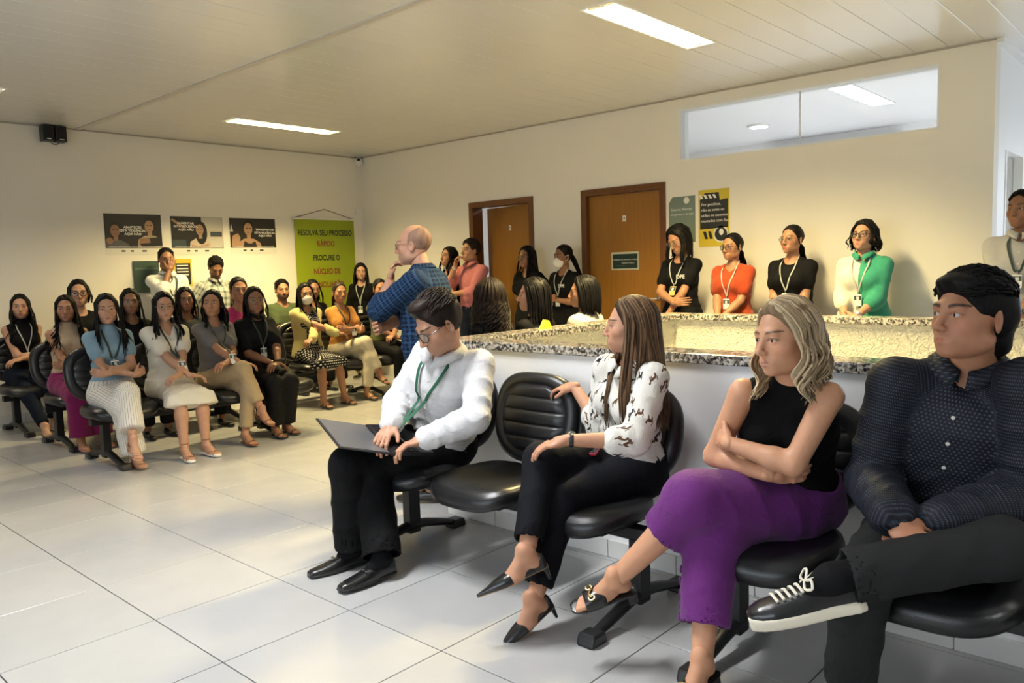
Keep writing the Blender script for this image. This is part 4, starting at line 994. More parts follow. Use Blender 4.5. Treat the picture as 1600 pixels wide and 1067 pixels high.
def tile_mat():
    m,nt,b=_nt('floor_tile'); n=N(nt); oi=n('ShaderNodeObjectInfo'); tc=n('ShaderNodeTexCoord')
    t=n('ShaderNodeTexNoise',i_Vector=tc.outputs['Object'],i_Scale=5.0,i_Detail=5.0); mp=n('ShaderNodeVectorMath',operation='ADD'); n.link(tc.outputs['Object'],mp.inputs[0]); n.link(oi.outputs['Location'],mp.inputs[1]); n.link(mp.outputs[0],t.inputs['Vector'])
    base=n.mix(t.outputs['Fac'],(.44,.437,.43),(.50,.497,.49)); hsv=n('ShaderNodeHueSaturation',i_Value=n.math('MULTIPLY_ADD',oi.outputs['Random'],.06,.97),i_Color=base)
    n.link(hsv.outputs[0],b.inputs['Base Color']); b.inputs['Roughness'].default_value=.17; b.inputs['Specular IOR Level'].default_value=.45
    n.link(n.math('MULTIPLY_ADD',t.outputs['Fac'],.14,.14),b.inputs['Roughness']); return m
M_TILE=tile_mat(); M_GROUT=simple('grout',(.10,.095,.085),.9); M_GRAN=granite(); M_STUC=stucco(); M_DOOR=wood('door_wood',(.24,.100,.014),(.34,.155,.024)); M_CASE=wood('casing_wood',(.10,.035,.008),(.16,.06,.015))
M_PVC=simple('pvc_slat',(.68,.675,.66),.22,spec=.45,var=.03,vscale=2); M_WPLASTIC=simple('white_plastic',(.8,.8,.77),.4); M_BLACKP=simple('black_plastic',(.012,.012,.013),.38); GLASS_THIN=clear_glass('lens_clear')
M_PANE=clear_glass('window_glass',(.96,.98,1.0))

def make_floor():
    fl=st(MB().box((XL-.3,YN,-.12),(XR,YF+.2,-.006)).build('floor',M_GROUT))
    me=None; ox,oy=-.0,.0
    h=TILE/2-.0021
    i0=math.floor(XL/TILE)-1
    proto=MB().box((-h,-h,-.006),(h,h,0)).build('tile',M_TILE,fl,bevel=.0012,seg=1); me=proto.data; first=True
    for a in range(-5,17):
        for b in range(-9,13):
            cx,cy=b*TILE+TILE/2,a*TILE+TILE/2
            if cx<XL-.3 or cx>XR or cy<YN or cy>YF: continue
            if first: o=proto; first=False
            else: o=link(bpy.data.objects.new('tile',me),fl)
            o.location=(cx,cy,0)
def wall_with_holes(name,x0,x1,z0,z1,holes,y0,y1,mat):
    """boxes of a wall along x around rectangular holes (x0,x1,z0,z1)"""
    xs=sorted({x0,x1,*[h[0] for h in holes],*[h[1] for h in holes]}); m=MB()
    for a,b in zip(xs[:-1],xs[1:]):
        hs=sorted([(h[2],h[3]) for h in holes if h[0]<=a+1e-6 and h[1]>=b-1e-6]); z=z0
        for lo,hi in hs:
            if lo>z: m.box((a,y0,z),(b,y1,lo))
            z=hi
        if z<z1: m.box((a,y0,z),(b,y1,z1))
    return st(m.build(name,mat))
D1=(-2.448,-1.454); D2=(-.796,.212); DT=2.145; WIN=(.36,2.575,2.318,2.797)
def make_walls():
    st(MB().box((XL-.15,YN,0),(XL,YB+.15,3.1)).build('wall_left',M_WALL))
    wall_with_holes('wall_back',XL,XE,0,3.1,[(D1[0],D1[1],0,DT),(D2[0],D2[1],0,DT),WIN],YB,YB+.15,M_WALL)
    w=.12
    m=MB(); m.box((XE-w,YB+.15,0),(XE,6.35,3.1)); m.box((XE-w,6.35,0),(XE,7.05,.95)); m.box((XE-w,6.35,2.15),(XE,7.05,3.1)); m.box((XE-w,7.05,0),(XE,YF,3.1)); st(m.build('wall_return',M_WHITE))
    wall_with_holes('wall_far',XE,XR,0,3.1,[(3.5,6.6,.25,2.5)],YF,YF+.15,M_WHITE)
    st(MB().box((XR,YN,0),(XR+.15,YF+.15,3.1)).build('wall_right',M_WHITE)); wall_with_holes('wall_front',XL-.15,XR+.15,0,3.1,[(-.25,4.05,.65,2.45)],YN-.15,YN,M_WHITE)
    # the room behind the door wall
    m=MB(); m.box((XL-.15,YF+.3,0),(XE-w,YF+.45,3.3)); m.box((XL-.15,YB+.15,0),(XL,YF+.3,3.3)); st(m.build('wall_rear_room',M_WHITE)); m=MB(); a0,a1,b0,b1=1.55-.113,1.55+.113,7.35-.631,7.35+.631; m.box((XL-.15,YB+.15,2.92),(a0,YF+.45,2.935)); m.box((a1,YB+.15,2.92),(XE-w,YF+.45,2.935)); m.box((a0,YB+.15,2.92),(a1,b0,2.935)); m.box((a0,b1,2.92),(a1,YF+.45,2.935)); st(m.build('ceiling_rear_room',M_WHITE))
    m=MB(); m.box((-.3,YF+.18,2.62),(1.3,YF+.3,2.82)); o=m.build('rear_beam',simple('beam_grey',(.45,.46,.5),.6)); st(o)
    # frames and panes of the two windows
    def frame(nm,x0,x1,z0,z1,y0,y1,t,mull,mat):
        r=empty(nm,((x0+x1)/2,(y0+y1)/2,z0)); st(r); c=Vector(r.location)
        def bx(n_,lo,hi,mt): m=MB(); m.box([lo[i]-c[i] for i in range(3)],[hi[i]-c[i] for i in range(3)]); return m.build(n_,mt,r)
        bx('window_frame',(x0,y0,z0),(x1,y1,z0+t),mat); bx('window_frame',(x0,y0,z1-t),(x1,y1,z1),mat); bx('window_frame',(x0,y0,z0+t),(x0+t,y1,z1-t),mat); bx('window_frame',(x1-t,y0,z0+t),(x1,y1,z1-t),mat)
        xs=[x0+t]+mull+[x1-t]; ym=(y0+y1)/2
        for q in mull: bx('mullion',(q-.006,ym-.008,z0+t),(q+.006,ym+.008,z1-t),mat)
        for a,b in zip(xs[:-1],xs[1:]): bx('pane',(a,ym-.003,z0+t),(b,ym+.003,z1-t),M_PANE)
    frame('window_1',WIN[0],WIN[1],WIN[2],WIN[3],YB-.004,YB+.154,.014,[1.48],simple('frame_white',(.82,.82,.80),.5))
    frame('window_2',3.5,6.6,.25,2.5,YF,YF+.15,.06,[4.5,5.5],simple('frame_alu',(.6,.6,.6),.35,.6))
    frame('added_window',-.25,4.05,.65,2.45,YN-.15,YN,.05,[1.18,2.62],simple('frame_alu',(.6,.6,.6),.35,.6))  # unseen window, added to let frontal fill in from behind the camera
    r=empty('window_3',(XE-.06,6.7,.95)); st(r); MB().box((-.055,-.35,0),(.065,-.31,1.2)).build('window_frame',simple('frame_white',(.82,.82,.8)),r); MB().box((-.055,.31,0),(.065,.35,1.2)).build('window_frame',simple('frame_white',(.82,.82,.8)),r); MB().box((-.01,-.31,0),(.0,.31,1.2)).build('pane',M_PANE,r)
def make_ceiling():
    ce=st(MB().box((XL-.15,YN-.1,3.03),(XR+.1,YF+.1,3.08)).build('ceiling',simple('plenum',(.3,.3,.3),.9)))
    pw=.225; holes=[(c[0],c[1]) for c,_,_ in LAMPS]; cache={}
    def slat(xc,w,y0,y1):
        L=round(y1-y0,4); k=(round(w,4),L)
        if k not in cache:
            m=MB(); m.box((-w/2+.0012,-L/2,0),(w/2-.0012,L/2,.008)); o=m.build('ceiling_slat',M_PVC,ce,bevel=.002,seg=1); cache[k]=o.data
        else: o=link(bpy.data.objects.new('ceiling_slat',cache[k]),ce)
        o.location=(xc,(y0+y1)/2,ZC)
    k=0; x=1.40-.225*27
    while x<XR:
        lo,hi=max(x-pw/2,XL),min(x+pw/2,XR)
        if hi-lo>.02:
            segs=[(YN,2.405),(2.435,YB if x<XE else YF)]
            out=[]
            for a,b in segs:
                cuts=sorted([(h[1]-.63,h[1]+.63) for h in holes if abs(h[0]-x)<.05]); y=a
                for c,d in cuts:
                    if c>=a and d<=b: out.append((y,c)); y=d
                out.append((y,b))
            for a,b in out: slat((lo+hi)/2,hi-lo,a,b)
        x+=pw
    st(MB().box((XL,2.395,ZC-.006),(XR,2.445,ZC+.004)).build('trim_1',simple('pvc_joint',(.56,.52,.47),.35)))
    m=MB(); m.box((XL,YB-.018,ZC-.012),(XE,YB,ZC+.002)); st(m.build('trim_2',simple('pvc_dark',(.40,.36,.30),.4))); m=MB(); m.box((XL,YN,ZC-.012),(XL+.018,YB,ZC+.002)); st(m.build('trim_3',simple('pvc_dark',(.4,.36,.3),.4)))
    st(MB().box((XE,YB,ZC-.03),(XE+.05,YF,ZC+.002)).build('trim_4',M_WPLASTIC))
    # striped ceiling strip of the passage on the right
def ceiling_light(i,xy,watt,col,label,z=ZC):
    x,y=xy; r=empty('ceiling_light',(x,y,z)); tag(r,label,'light','recessed louvred ceiling lights')
    W,L,H=.1125,.63,.085; refl=simple('reflector',(.80,.80,.77),.32,.85); fr=simple('lamp_frame',(.8,.8,.78),.4)
    m=MB(); m.box((-W,-L,H),(W,L,H+.01)); m.box((-W,-L,0),(-W+.006,L,H)); m.box((W-.006,-L,0),(W,L,H)); m.box((-W,-L,0),(W,-L+.006,H)); m.box((-W,L-.006,0),(W,L,H)); m.build('housing',refl,r)
    for a,b in(((-W-.008,-L-.008,-.006),(-W+.008,L+.008,.001)),((W-.008,-L-.008,-.006),(W+.008,L+.008,.001)),((-W+.008,-L-.008,-.006),(W-.008,-L+.010,.001)),((-W+.008,L-.010,-.006),(W-.008,L+.008,.001))): m=MB(); m.box(a,b); m.build('lamp_frame',fr,r)
    tm=simple('tube_%d'%i,col,.4,emit=6.0 if watt>25 else 3.0)
    for sx in(-1,1): m=MB(); m.tube([(sx*.052,-L+.03,.055),(sx*.052,L-.03,.055)],.013,10); m.build('tube',tm,r,smooth=True)
    m=MB(); m.prism([(-.004,-L+.008,-.002),(.004,-L+.008,-.002),(.012,-L+.008,.034),(-.012,-L+.008,.034)],(0,2*L-.016,0)); m.build('louvre_spine',refl,r)
    me=None
    for k in range(15):
        yy=-L+.05+(2*L-.10)*k/14
        if me is None: m=MB(); m.prism([(-W+.01,-.002,-.002),(-W+.01,.002,-.002),(-W+.01,.009,.034),(-W+.01,-.009,.034)],(2*W-.02,0,0)); o=m.build('louvre_blade',refl,r); me=o.data
        else: o=link(bpy.data.objects.new('louvre_blade',me),r)
        o.location=(0,yy,0)
    for sx in(-1,1):
        l=bpy.data.lights.new('lamp','AREA'); l.shape='RECTANGLE'; l.size=.03; l.size_y=1.18; l.energy=watt/2; l.color=col
        lo=bpy.data.objects.new('lamp',l); lo.location=(sx*.052,0,.040); link(lo,r)
def make_pen():
    """low walled enclosure with granite coping"""
    x0,x1,y0,y1,t,h=1.03,XR,2.235,4.62,.13,.945
    r=empty('low_wall',(x0,y0,0)); st(r); c=Vector(r.location)
    def bx(n_,lo,hi,mt,bev=0): m=MB(); m.box([lo[i]-c[i] for i in range(3)],[hi[i]-c[i] for i in range(3)]); return m.build(n_,mt,r,bevel=bev)
    bx('low_wall_side',(x0,y0,0),(x1,y0+t,h),M_WHITE); bx('low_wall_side',(x0,y0+t,0),(x0+t,y1-t,h),M_STUC); bx('low_wall_side',(x0,y1-t,0),(x1,y1,h),M_STUC)
    bx('coping',(x0-.025,y0-.025,h),(x1,y0+t+.025,h+.042),M_GRAN,.004); bx('coping',(x0-.025,y0+t+.025,h),(x0+t+.025,y1-t-.025,h+.042),M_GRAN,.004); bx('coping',(x0-.025,y1-t-.025,h),(x1,y1+.025,h+.042),M_GRAN,.004)
    x=x0; k=0; bs=st(empty('baseboard_low_wall',(x0,y0,0))); bm_=simple('baseboard_tile',(.76,.75,.72),.25); proto=None
    while x<XR-.4:
        if proto is None: m=MB(); m.box((.002,-.012,.0),(.363,0,.085)); proto=m.build('tile',bm_,bs,bevel=.002,seg=1)
        else: o=link(bpy.data.objects.new('tile',proto.data),bs); o.location=(x-x0,0,0)
        x+=.365
def make_baseboards():
    bm_=simple('baseboard_tile',(.76,.75,.72),.25)
    for nm,org,rz,n,skip in(('baseboard_left',(XL,YN,0),0,16,()),('baseboard_back',(XL,YB,0),1,13,((D1[0],D1[1]),(D2[0],D2[1])))):
        b=st(empty(nm,org)); me=None
        for i in range(n):
            a0=i*TILE
            if rz and any(XL+a0<q[1] and XL+a0+TILE>q[0] for q in skip): continue
            if me is None:
                m=MB(); m.box(*(((0,.001,0),(.012,TILE-.002,.085)) if not rz else ((.001,-.012,0),(TILE-.002,0,.085)))); o=m.build('tile',bm_,b); me=o.data
            else: o=link(bpy.data.objects.new('tile',me),b)
            o.location=(0,a0,0) if not rz else (a0,0,0)
def text(name,body,size,M,mat,parent=None,align='CENTER',sx=1.0,bold=0.0,ext=.0006):
    cu=bpy.data.curves.new(name,'FONT'); cu.body=body; cu.size=size; cu.align_x=align; cu.align_y='CENTER'; cu.extrude=ext; cu.offset=bold; cu.resolution_u=3
    t=bpy.data.objects.new(name,cu); COL.objects.link(t); dg=bpy.context.evaluated_depsgraph_get(); me=bpy.data.meshes.new_from_object(t.evaluated_get(dg)); bpy.data.objects.remove(t); me.materials.clear(); me.materials.append(mat)
    o=bpy.data.objects.new(name,me); link(o,parent); o.matrix_local=M@Matrix.Diagonal((sx,1,1,1)); return o
class Board:
    """a flat thing on a wall; local u right, v up, n out of the wall"""
    def __init__(s,name,origin,right,nrm,label=None,cat=None,group=None):
        s.r=empty(name,origin); R=Vector(right); Nn=Vector(nrm); U=Nn.cross(R); M=Matrix.Identity(4)
        for i in range(3): M[i][0],M[i][1],M[i][2]=R[i],U[i],Nn[i]
        M.translation=Vector(origin); s.r.matrix_world=M; tag(s.r,label,cat,group); s.clip=None
    def rect(s,nm,u0,v0,u1,v1,mat,n=0.0,t=.001,parent=None):
        m=MB(); m.box((u0,v0,n),(u1,v1,n+t)); return m.build(nm,mat,parent or s.r)
    def poly(s,nm,pts,mat,n=0.0,t=.0008,parent=None):
        if s.clip: pts=[(min(max(a,s.clip[0]),s.clip[1]),max(b,s.clip[2])) for a,b in pts]
        m=MB(); m.prism([(p[0],p[1],n) for p in pts],(0,0,t)); return m.build(nm,mat,parent or s.r)
    def ell(s,nm,cx,cy,rx,ry,mat,n=0.0,t=.0008,parent=None,rot=0):
        return s.poly(nm,[(cx+rx*math.cos(a)*math.cos(rot)-ry*math.sin(a)*math.sin(rot),cy+rx*math.cos(a)*math.sin(rot)+ry*math.sin(a)*math.cos(rot)) for a in np.linspace(0,2*PI,21)[:-1]],mat,n,t,parent)
    def text(s,body,size,u,v,mat,n=.002,sx=1.0,bold=.0,align='CENTER',parent=None): return text('lettering',body,size,Matrix.Translation((u,v,n)),mat,parent or s.r,align,sx,bold)
def make_doors():
    def casing(nm,x0,x1):
        r=empty(nm,((x0+x1)/2,YB,0)); st(r); w=(x1-x0)/2
        for a,b in((-w,-w+.065),(w-.065,w)): m=MB(); m.box((a,-.016,0),(b,.155,DT-.065)); m.build('door_jamb',M_CASE,r,bevel=.003)
        m=MB(); m.box((-w,-.016,DT-.065),(w,.155,DT)); m.build('door_head',M_CASE,r,bevel=.003); return r,w
    plate=simple('plate_white',(.75,.74,.68),.4); dk=simple('plate_green',(.015,.035,.028),.35); pt=simple('print_pale',(.62,.62,.55),.5); chrome=simple('chrome',(.7,.7,.7),.2,1)
    for nm,(x0,x1),ang,num in(('door_1',D1,math.radians(9),'3'),('door_2',D2,0,'4')):
        r,w=casing(nm,x0,x1); lf=empty('door_leaf',(w-.066,.085 if ang else .04,0)); lf.parent=r; lf.rotation_euler=(0,0,-ang); W=2*w-.134
        m=MB(); m.box((-W,0,.005),(0,.038,DT-.068)); leaf=m.build('door_panel',M_DOOR,lf,bevel=.002)
        m=MB(); m.box((-W/2-.022,-.002,1.80),(-W/2+.018,.001,1.86)); m.build('number_plate',plate,lf)
        text('lettering',num,.04,Matrix.Translation((-W/2-.002,-.0035,1.83))@Matrix.Rotation(PI/2,4,'X'),simple('ink',(.02,.02,.02),.5),lf)
        side=-.05 if nm=='door_2' else -W+.05
        m=MB(); m.lathe([(.024,0),(.024,.006)],16,Matrix.Translation((side,0,1.03))@Matrix.Rotation(PI/2,4,'X')); m.tube([(side,-.0,1.03),(side,-.045,1.03),(side-.03*(1 if nm=='door_2' else -1),-.052,1.03),(side-.12*(1 if nm=='door_2' else -1),-.052,1.03)],.009,8); m.build('door_handle',chrome,lf,smooth=True)
        if nm=='door_2':
            m=MB(); m.box((-W/2-.165,-.004,1.315),(-W/2+.16,.001,1.495)); pl=m.build('sign_holder',simple('acrylic',(.55,.56,.45),.2),lf)
            m=MB(); m.box((-W/2-.145,-.007,1.33),(-W/2+.15,-.003,1.475)); m.build('sign_plate',dk,lf)
            for b_,sz,v,u in(('D. LEANDRO DE CARVALHO CORREIA',.0185,1.418,0),('DEFENSOR PÚBLICO',.0165,1.383,.04),('__________________',.012,1.365,-.05)): text('lettering',b_,sz,Matrix.Translation((-W/2+u,-.009,v))@Matrix.Rotation(PI/2,4,'X'),pt,lf)
def make_wall_things():
    X=XL+.001; white=simple('print_white',(.78,.77,.72),.5); dark=simple('print_dark',(.018,.016,.014),.4); skinp=simple('print_skin',(.28,.15,.09),.5); skinl=simple('print_skin_light',(.42,.25,.15),.5); hairp=simple('print_hair',(.008,.007,.006),.5); grey=simple('print_grey',(.10,.095,.10),.5); beige=simple('print_beige',(.40,.32,.24),.5); ink=simple('ink',(.02,.02,.02),.5); pale=simple('print_pale_wall',(.55,.52,.45),.5); cloth=simple('print_cloth',(.55,.45,.36),.5); teal=simple('print_teal',(.04,.06,.07),.5); paper=simple('paper',(.74,.72,.64),.6)
    def poster(y0,y1,z0,z1,lab,words,fig):
        b=Board('poster',(X,(y0+y1)/2,(z0+z1)/2),(0,1,0),(1,0,0),lab,'poster','photo posters on the wall'); w,h=(y1-y0)/2,(z1-z0)/2
        b.rect('sheet',-w,-h,w,h,paper); b.rect('print',-w+.006,-h+.075,w-.006,h-.006,dark,.001)
        b.clip=(-w+.007,w-.007,-h+.078); fig(b,w,h); b.clip=None
        for i,t_ in enumerate(words[1]): b.text(t_,.034,words[0][0],words[0][1]-.036*i,white,.0045,1.05,.0009)
        b.text('CAMPANHA PERMANENTE PELO FIM DA VIOLÊNCIA CONTRA A MULHER',.0165,0,-h+.088,white,.0045)
        for u,ww in((-.12,.04),(-.03,.035),(.10,.05)): b.rect('logo',u-ww/2,-h+.035,u+ww/2,-h+.052,ink,.001)
    def bust(b,cx,cy,s,skin,hairm,clothm,long_=False,n0=.0018):
        b.poly('figure',[(cx-.13*s,cy-.22*s),(cx-.12*s,cy-.10*s),(cx-.05*s,cy-.06*s),(cx+.05*s,cy-.06*s),(cx+.12*s,cy-.10*s),(cx+.14*s,cy-.22*s)],clothm,n0)
        if long_: b.ell('figure',cx+.012*s,cy+.0*s,.072*s,.13*s,hairm,n0+.0004)
        b.ell('figure',cx,cy+.075*s if not long_ else cy+.08*s,.056*s,.052*s,hairm,n0+.0006); b.ell('figure',cx-.004*s,cy+.035*s,.046*s,.062*s,skin,n0+.0010); b.rect('figure',cx-.022*s,cy-.065*s,cx+.022*s,cy-.02*s,skin,n0+.0008)
        for q in(-.018,.016): b.rect('figure',cx+(q-.011)*s,cy+.040*s,cx+(q+.009)*s,cy+.047*s,hairm,n0+.0018)
        b.rect('figure',cx-.016*s,cy-.002*s,cx+.012*s,cy+.004*s,simple('print_lip',(.14,.05,.04),.5),n0+.0018)
    def f1(b,w,h): bust(b,-.19,.0,1.05,skinp,hairp,grey); b.ell('figure',-.255,-.07,.035,.035,skinp,.0036); bust(b,.17,.05,1.05,skinl,hairp,beige); b.poly('figure',[(.05,-.10),(.06,-.045),(.25,-.03),(.30,.04),(.30,-.12),(.08,-.13)],dark,.004); b.poly('figure',[(.05,-.10),(.06,-.045),(.16,-.04),(.17,-.09)],skinp,.005)
    def f2(b,w,h): b.rect('figure',.05,-h+.08,w-.008,h-.008,pale,.0015); b.rect('figure',.13,-.02,w-.01,.06,cloth,.0022); b.rect('figure',.15,-.01,w-.02,.045,teal,.0028); b.poly('figure',[(-w+.01,.17),(-w+.03,.19),(-.14,.09),(-.16,.07)],skinl,.002); b.rect('figure',-w+.01,-h+.08,-.14,-.05,teal,.0018); bust(b,.03,.03,1.0,skinl,hairp,cloth,True); b.poly('figure',[(-.08,-.10),(.0,-.12),(.13,-.09),(.12,-.125),(-.08,-.13)],skinl,.004)
    def f3(b,w,h): bust(b,-.06,.04,1.2,skinl,hairp,skinl); b.poly('figure',[(-.14,-.13),(-.12,-.06),(-.07,-.09),(-.03,-.09),(.02,-.06),(.04,-.13)],ink,.0044); b.poly('figure',[(-.29,-.13),(-.27,.0),(-.2,.03),(-.17,-.02),(-.20,-.13)],skinl,.0030); b.poly('figure',[(-.30,.05),(-.28,.14),(-.26,.05)],pale,.003)
    poster(2.60,3.212,1.625,2.068,'dark campaign poster of two people, leftmost of three on the left wall',((-.01,.075),('ABASTECER','ESTA VIOLÊNCIA,','AQUI NÃO')),f1)
    poster(3.305,3.93,1.625,2.058,'campaign poster of a woman at a table, middle of three',((-.135,.135),('ALIMENTAR','ESTA VIOLÊNCIA,','AQUI NÃO')),f2)
    poster(4.005,4.62,1.63,2.058,'dark campaign poster of a woman resting on her hand, nearest the green banner',((.155,.075),('TRANSPORTAR','ESTA VIOLÊNCIA,','AQUI NÃO')),f3)
    # green banner
    b=Board('banner',(XL+.02,5.33,1.55),(0,1,0),(1,0,0),'lime green hanging banner with black and red capital letters','banner'); g=simple('banner_green',(.27,.34,.006),.55); blk=simple('banner_black',(.012,.02,.012),.5); red=simple('banner_red',(.23,.035,.02),.5)
    b.rect('cloth',-.455,-.86,.455,.515,g,-.004,.006); m=MB(); m.tube([(-.475,.52,0),(.475,.52,0)],.012,8); m.build('rod',M_WPLASTIC,b.r,smooth=True); m=MB(); m.tube([(-.475,.52,0),(0,.645,0)],.004,6); m.tube([(0,.645,0),(.475,.52,0)],.004,6); m.build('cord',simple('cord_brown',(.08,.06,.04),.8),b.r); m=MB(); m.tube([(-.465,-.86,0),(.465,-.86,0)],.012,8); m.build('rod',M_WPLASTIC,b.r,smooth=True)
    for t_,v,mt,sx in(('RESOLVA SEU PROCESSO',.34,blk,.86),('RÁPIDO',.20,red,.86),('PROCURE O',.02,blk,.86),('NÚCLEO DE',-.155,red,.86),('CONCILIAÇÃO',-.325,red,.86)): b.text(t_,.098,0,v,mt,.0035,sx*.88,.0022)
    # board and small poster behind the man in the white shirt
    b=Board('notice_board',(X,3.0,1.44),(0,1,0),(1,0,0),'green notice board on the wall behind the man in white','notice board'); b.rect('board',-.13,-.22,.14,.12,simple('board_green',(.05,.085,.065),.4),0,.02); b.rect('board_strip',-.12,.03,.13,.045,simple('board_green_pale',(.13,.18,.14),.4),.02)
    b=Board('poster',(X,3.42,1.47),(0,1,0),(1,0,0),'small black and yellow leaflet beside the green notice board','poster'); b.rect('sheet',-.10,-.2,.10,.11,simple('leaf_yellow',(.62,.48,.04),.5)); b.rect('print',-.085,-.18,.085,.06,ink,.001); [b.rect('lettering',-.07,.03-.035*i,.06,.042-.035*i,white,.0022) for i in range(4)]
    # leaflets right of the second door
    Y=YB-.001
    b=Board('poster',(.375,Y,1.80),(1,0,0),(0,-1,0),'grey-green leaflet on the wall right of the second door','poster'); b.poly('sheet',[(-.13,-.24),(-.13,.13),(-.09,.19),(.15,.19),(.15,-.24)],simple('leaf_green',(.16,.21,.17),.5),0,.002); b.ell('logo',.06,.15,.03,.03,white,.002); b.text('Estamos Abertas',.033,-.11,.07,white,.003,1,0,'LEFT'); b.text('aos pretos e às suas',.030,-.11,.025,white,.003,1,0,'LEFT')
    b=Board('poster',(.715,Y,1.77),(1,0,0),(0,-1,0),'black and yellow leaflet on the wall beside the grey-green one','poster'); yl=simple('leaf_yellow',(.62,.48,.04),.5); b.rect('sheet',-.155,-.26,.155,.26,yl); b.poly('print',[(-.14,-.10),(-.14,.17),(-.09,.23),(.05,.23),(.06,.16),(.14,.17),(.14,-.09)],ink,.001); [b.poly('stripe',[(-.13+.045*i,.18),(-.105+.045*i,.18),(-.125+.045*i,.215),(-.15+.045*i,.215)],white,.002) for i in range(4)]
    for i,t_ in enumerate(('Por gentileza,','não se sente ou','utilize os assentos','marcados com fita')): b.text(t_,.036,-.125,.125-.05*i,white,.0025,1,0,'LEFT')
    b.ell('figure',.07,-.15,.075,.075,white,.001); b.ell('figure',.07,-.15,.062,.062,ink,.002); b.ell('figure',.075,-.13,.022,.03,white,.003); [b.poly('stripe',[(-.09+.05*i,-.19),(-.06+.05*i,-.19),(-.08+.05*i,-.12),(-.11+.05*i,-.12)],ink,.002) for i in range(2)]
    b=Board('wall_sign',(-1.02,Y,1.50),(1,0,0),(0,-1,0),'small square green and white sign between the two doors','sign'); b.rect('sheet',-.085,-.075,.085,.075,white); b.poly('print',[(-.07,.06),(.04,.06),(.04,-.01),(.0,-.045),(-.05,-.045),(-.07,-.02)],simple('leaf_dark',(.02,.05,.045),.4),.001); b.rect('lettering',-.07,-.066,.0,-.058,ink,.001); [b.rect('lettering',.052,.05-.03*i,.078,.056-.03*i,ink,.001) for i in range(4)]
    # soap dispenser between the doors
    r=empty('soap_dispenser',(-1.12,YB,1.02)); tag(r,'white wall soap dispenser between the two wooden doors','dispenser'); m=MB(); m.box((-.05,-.09,.06),(.05,0,.30)); m.build('body',M_WPLASTIC,r,bevel=.02); m=MB(); m.box((-.055,-.115,.0),(.055,0,.055)); m.build('drip_tray',M_WPLASTIC,r,bevel=.008)
    # loudspeaker pair
    r=empty('wall_speaker',(XL,2.165,2.74)); tag(r,'pair of small black loudspeakers high on the left wall','speaker')
    for y in(-.058,.058): m=MB(); m.box((.02,y-.05,0),(.13,y+.05,.15)); o=m.build('speaker_box',M_BLACKP,r,bevel=.006); m=MB(); m.box((.13,y-.042,.01),(.135,y+.042,.145)); m.build('grille',simple('grille',(.006,.006,.006),.8,bump=.6,bscale=600),o); m=MB(); m.box((.135,y-.02,.016),(.1365,y+.02,.024)); m.build('badge',simple('chrome',(.7,.7,.7),.2,1),o)
    m=MB(); m.box((0,-.03,.05),(.02,.03,.12)); m.build('bracket',simple('bracket_grey',(.4,.4,.38),.5),r); m=MB(); m.tube(catmull([(.08,-.03,.002),(.08,-.01,-.022),(.08,.03,-.022),(.08,.05,.002)],10),.004,6); m.build('cable',M_BLACKP,r,smooth=True)
    # security camera and its cable
    r=empty('security_camera',(XL+.06,YB-.06,2.84)); tag(r,'small white dome security camera in the ceiling corner','camera'); M=Matrix.Rotation(math.radians(-42),4,'Z')@Matrix.Rotation(math.radians(62),4,'Y'); m=MB(); m.lathe([(.045,-.04),(.05,0),(.045,.03),(.03,.045)],20,M); m.build('dome',M_WPLASTIC,r,smooth=True); m=MB(); m.lathe([(.022,.044),(.02,.05)],16,M); m.build('lens',M_BLACKP,r)
    r=empty('sensor_pull',(XL+.012,YB-.09,2.19)); tag(r,'thin white cable with oval end hanging below the security camera','cable'); m=MB(); m.tube([(0,0,.05),(0,.015,.63)],.004,6); m.build('cable',M_WPLASTIC,r); m=MB(); m.tube([(0,0,-.045),(0,0,-.03),(0,0,0),(0,0,.04),(0,0,.06)],[.012,.024,.028,.022,.008],10); m.build('sensor',M_WPLASTIC,r,smooth=True)
    # folded yellow note on the coping
    m=MB(); m.prism([(0,-.05,0),(0,.05,0),(0,.02,.05),(0,-.005,.055)],(.03,0,0)); o=m.build('paper_note',simple('note_yellow',(.75,.72,.05),.6)); o.location=(1.10,3.02,.987); tag(o,'folded yellow paper note lying on the granite coping','paper')
def rear_lights():
    ceiling_light(9,(1.55,7.35),150,(.93,.96,1),'louvred ceiling light of the white room seen through the high window',2.92)
    o=empty('round_light',(.15,8.1,2.92)); tag(o,'small round white downlight in the room behind the high window','light'); m=MB(); m.lathe([(.11,-.025),(.13,-.02),(.13,0)],24); m.build('rim',M_WPLASTIC,o,smooth=True); m=MB(); m.lathe([(.10,-.028),(.10,-.024)],24); m.build('diffuser',simple('downlight',(1,1,1),.4,emit=6),o)
    l=bpy.data.lights.new('lamp','AREA'); l.shape='DISK'; l.size=.2; l.energy=40; q=bpy.data.objects.new('lamp',l); q.location=(0,0,-.03); link(q,o)
make_floor(); make_walls(); make_ceiling(); make_pen(); make_baseboards(); make_doors(); make_wall_things()
for _i,((_c,_p,_k),_l) in enumerate(zip(LAMPS,('bright yellowish louvred ceiling light above the low wall','narrow louvred ceiling light above the green banner','louvred ceiling light at the left edge of the picture','cool white louvred ceiling light above the front chairs','cool louvred ceiling light over the near right end of the room','louvred ceiling light over the right end of the low wall'))): ceiling_light(_i,_c,_p,_k,_l)
rear_lights()
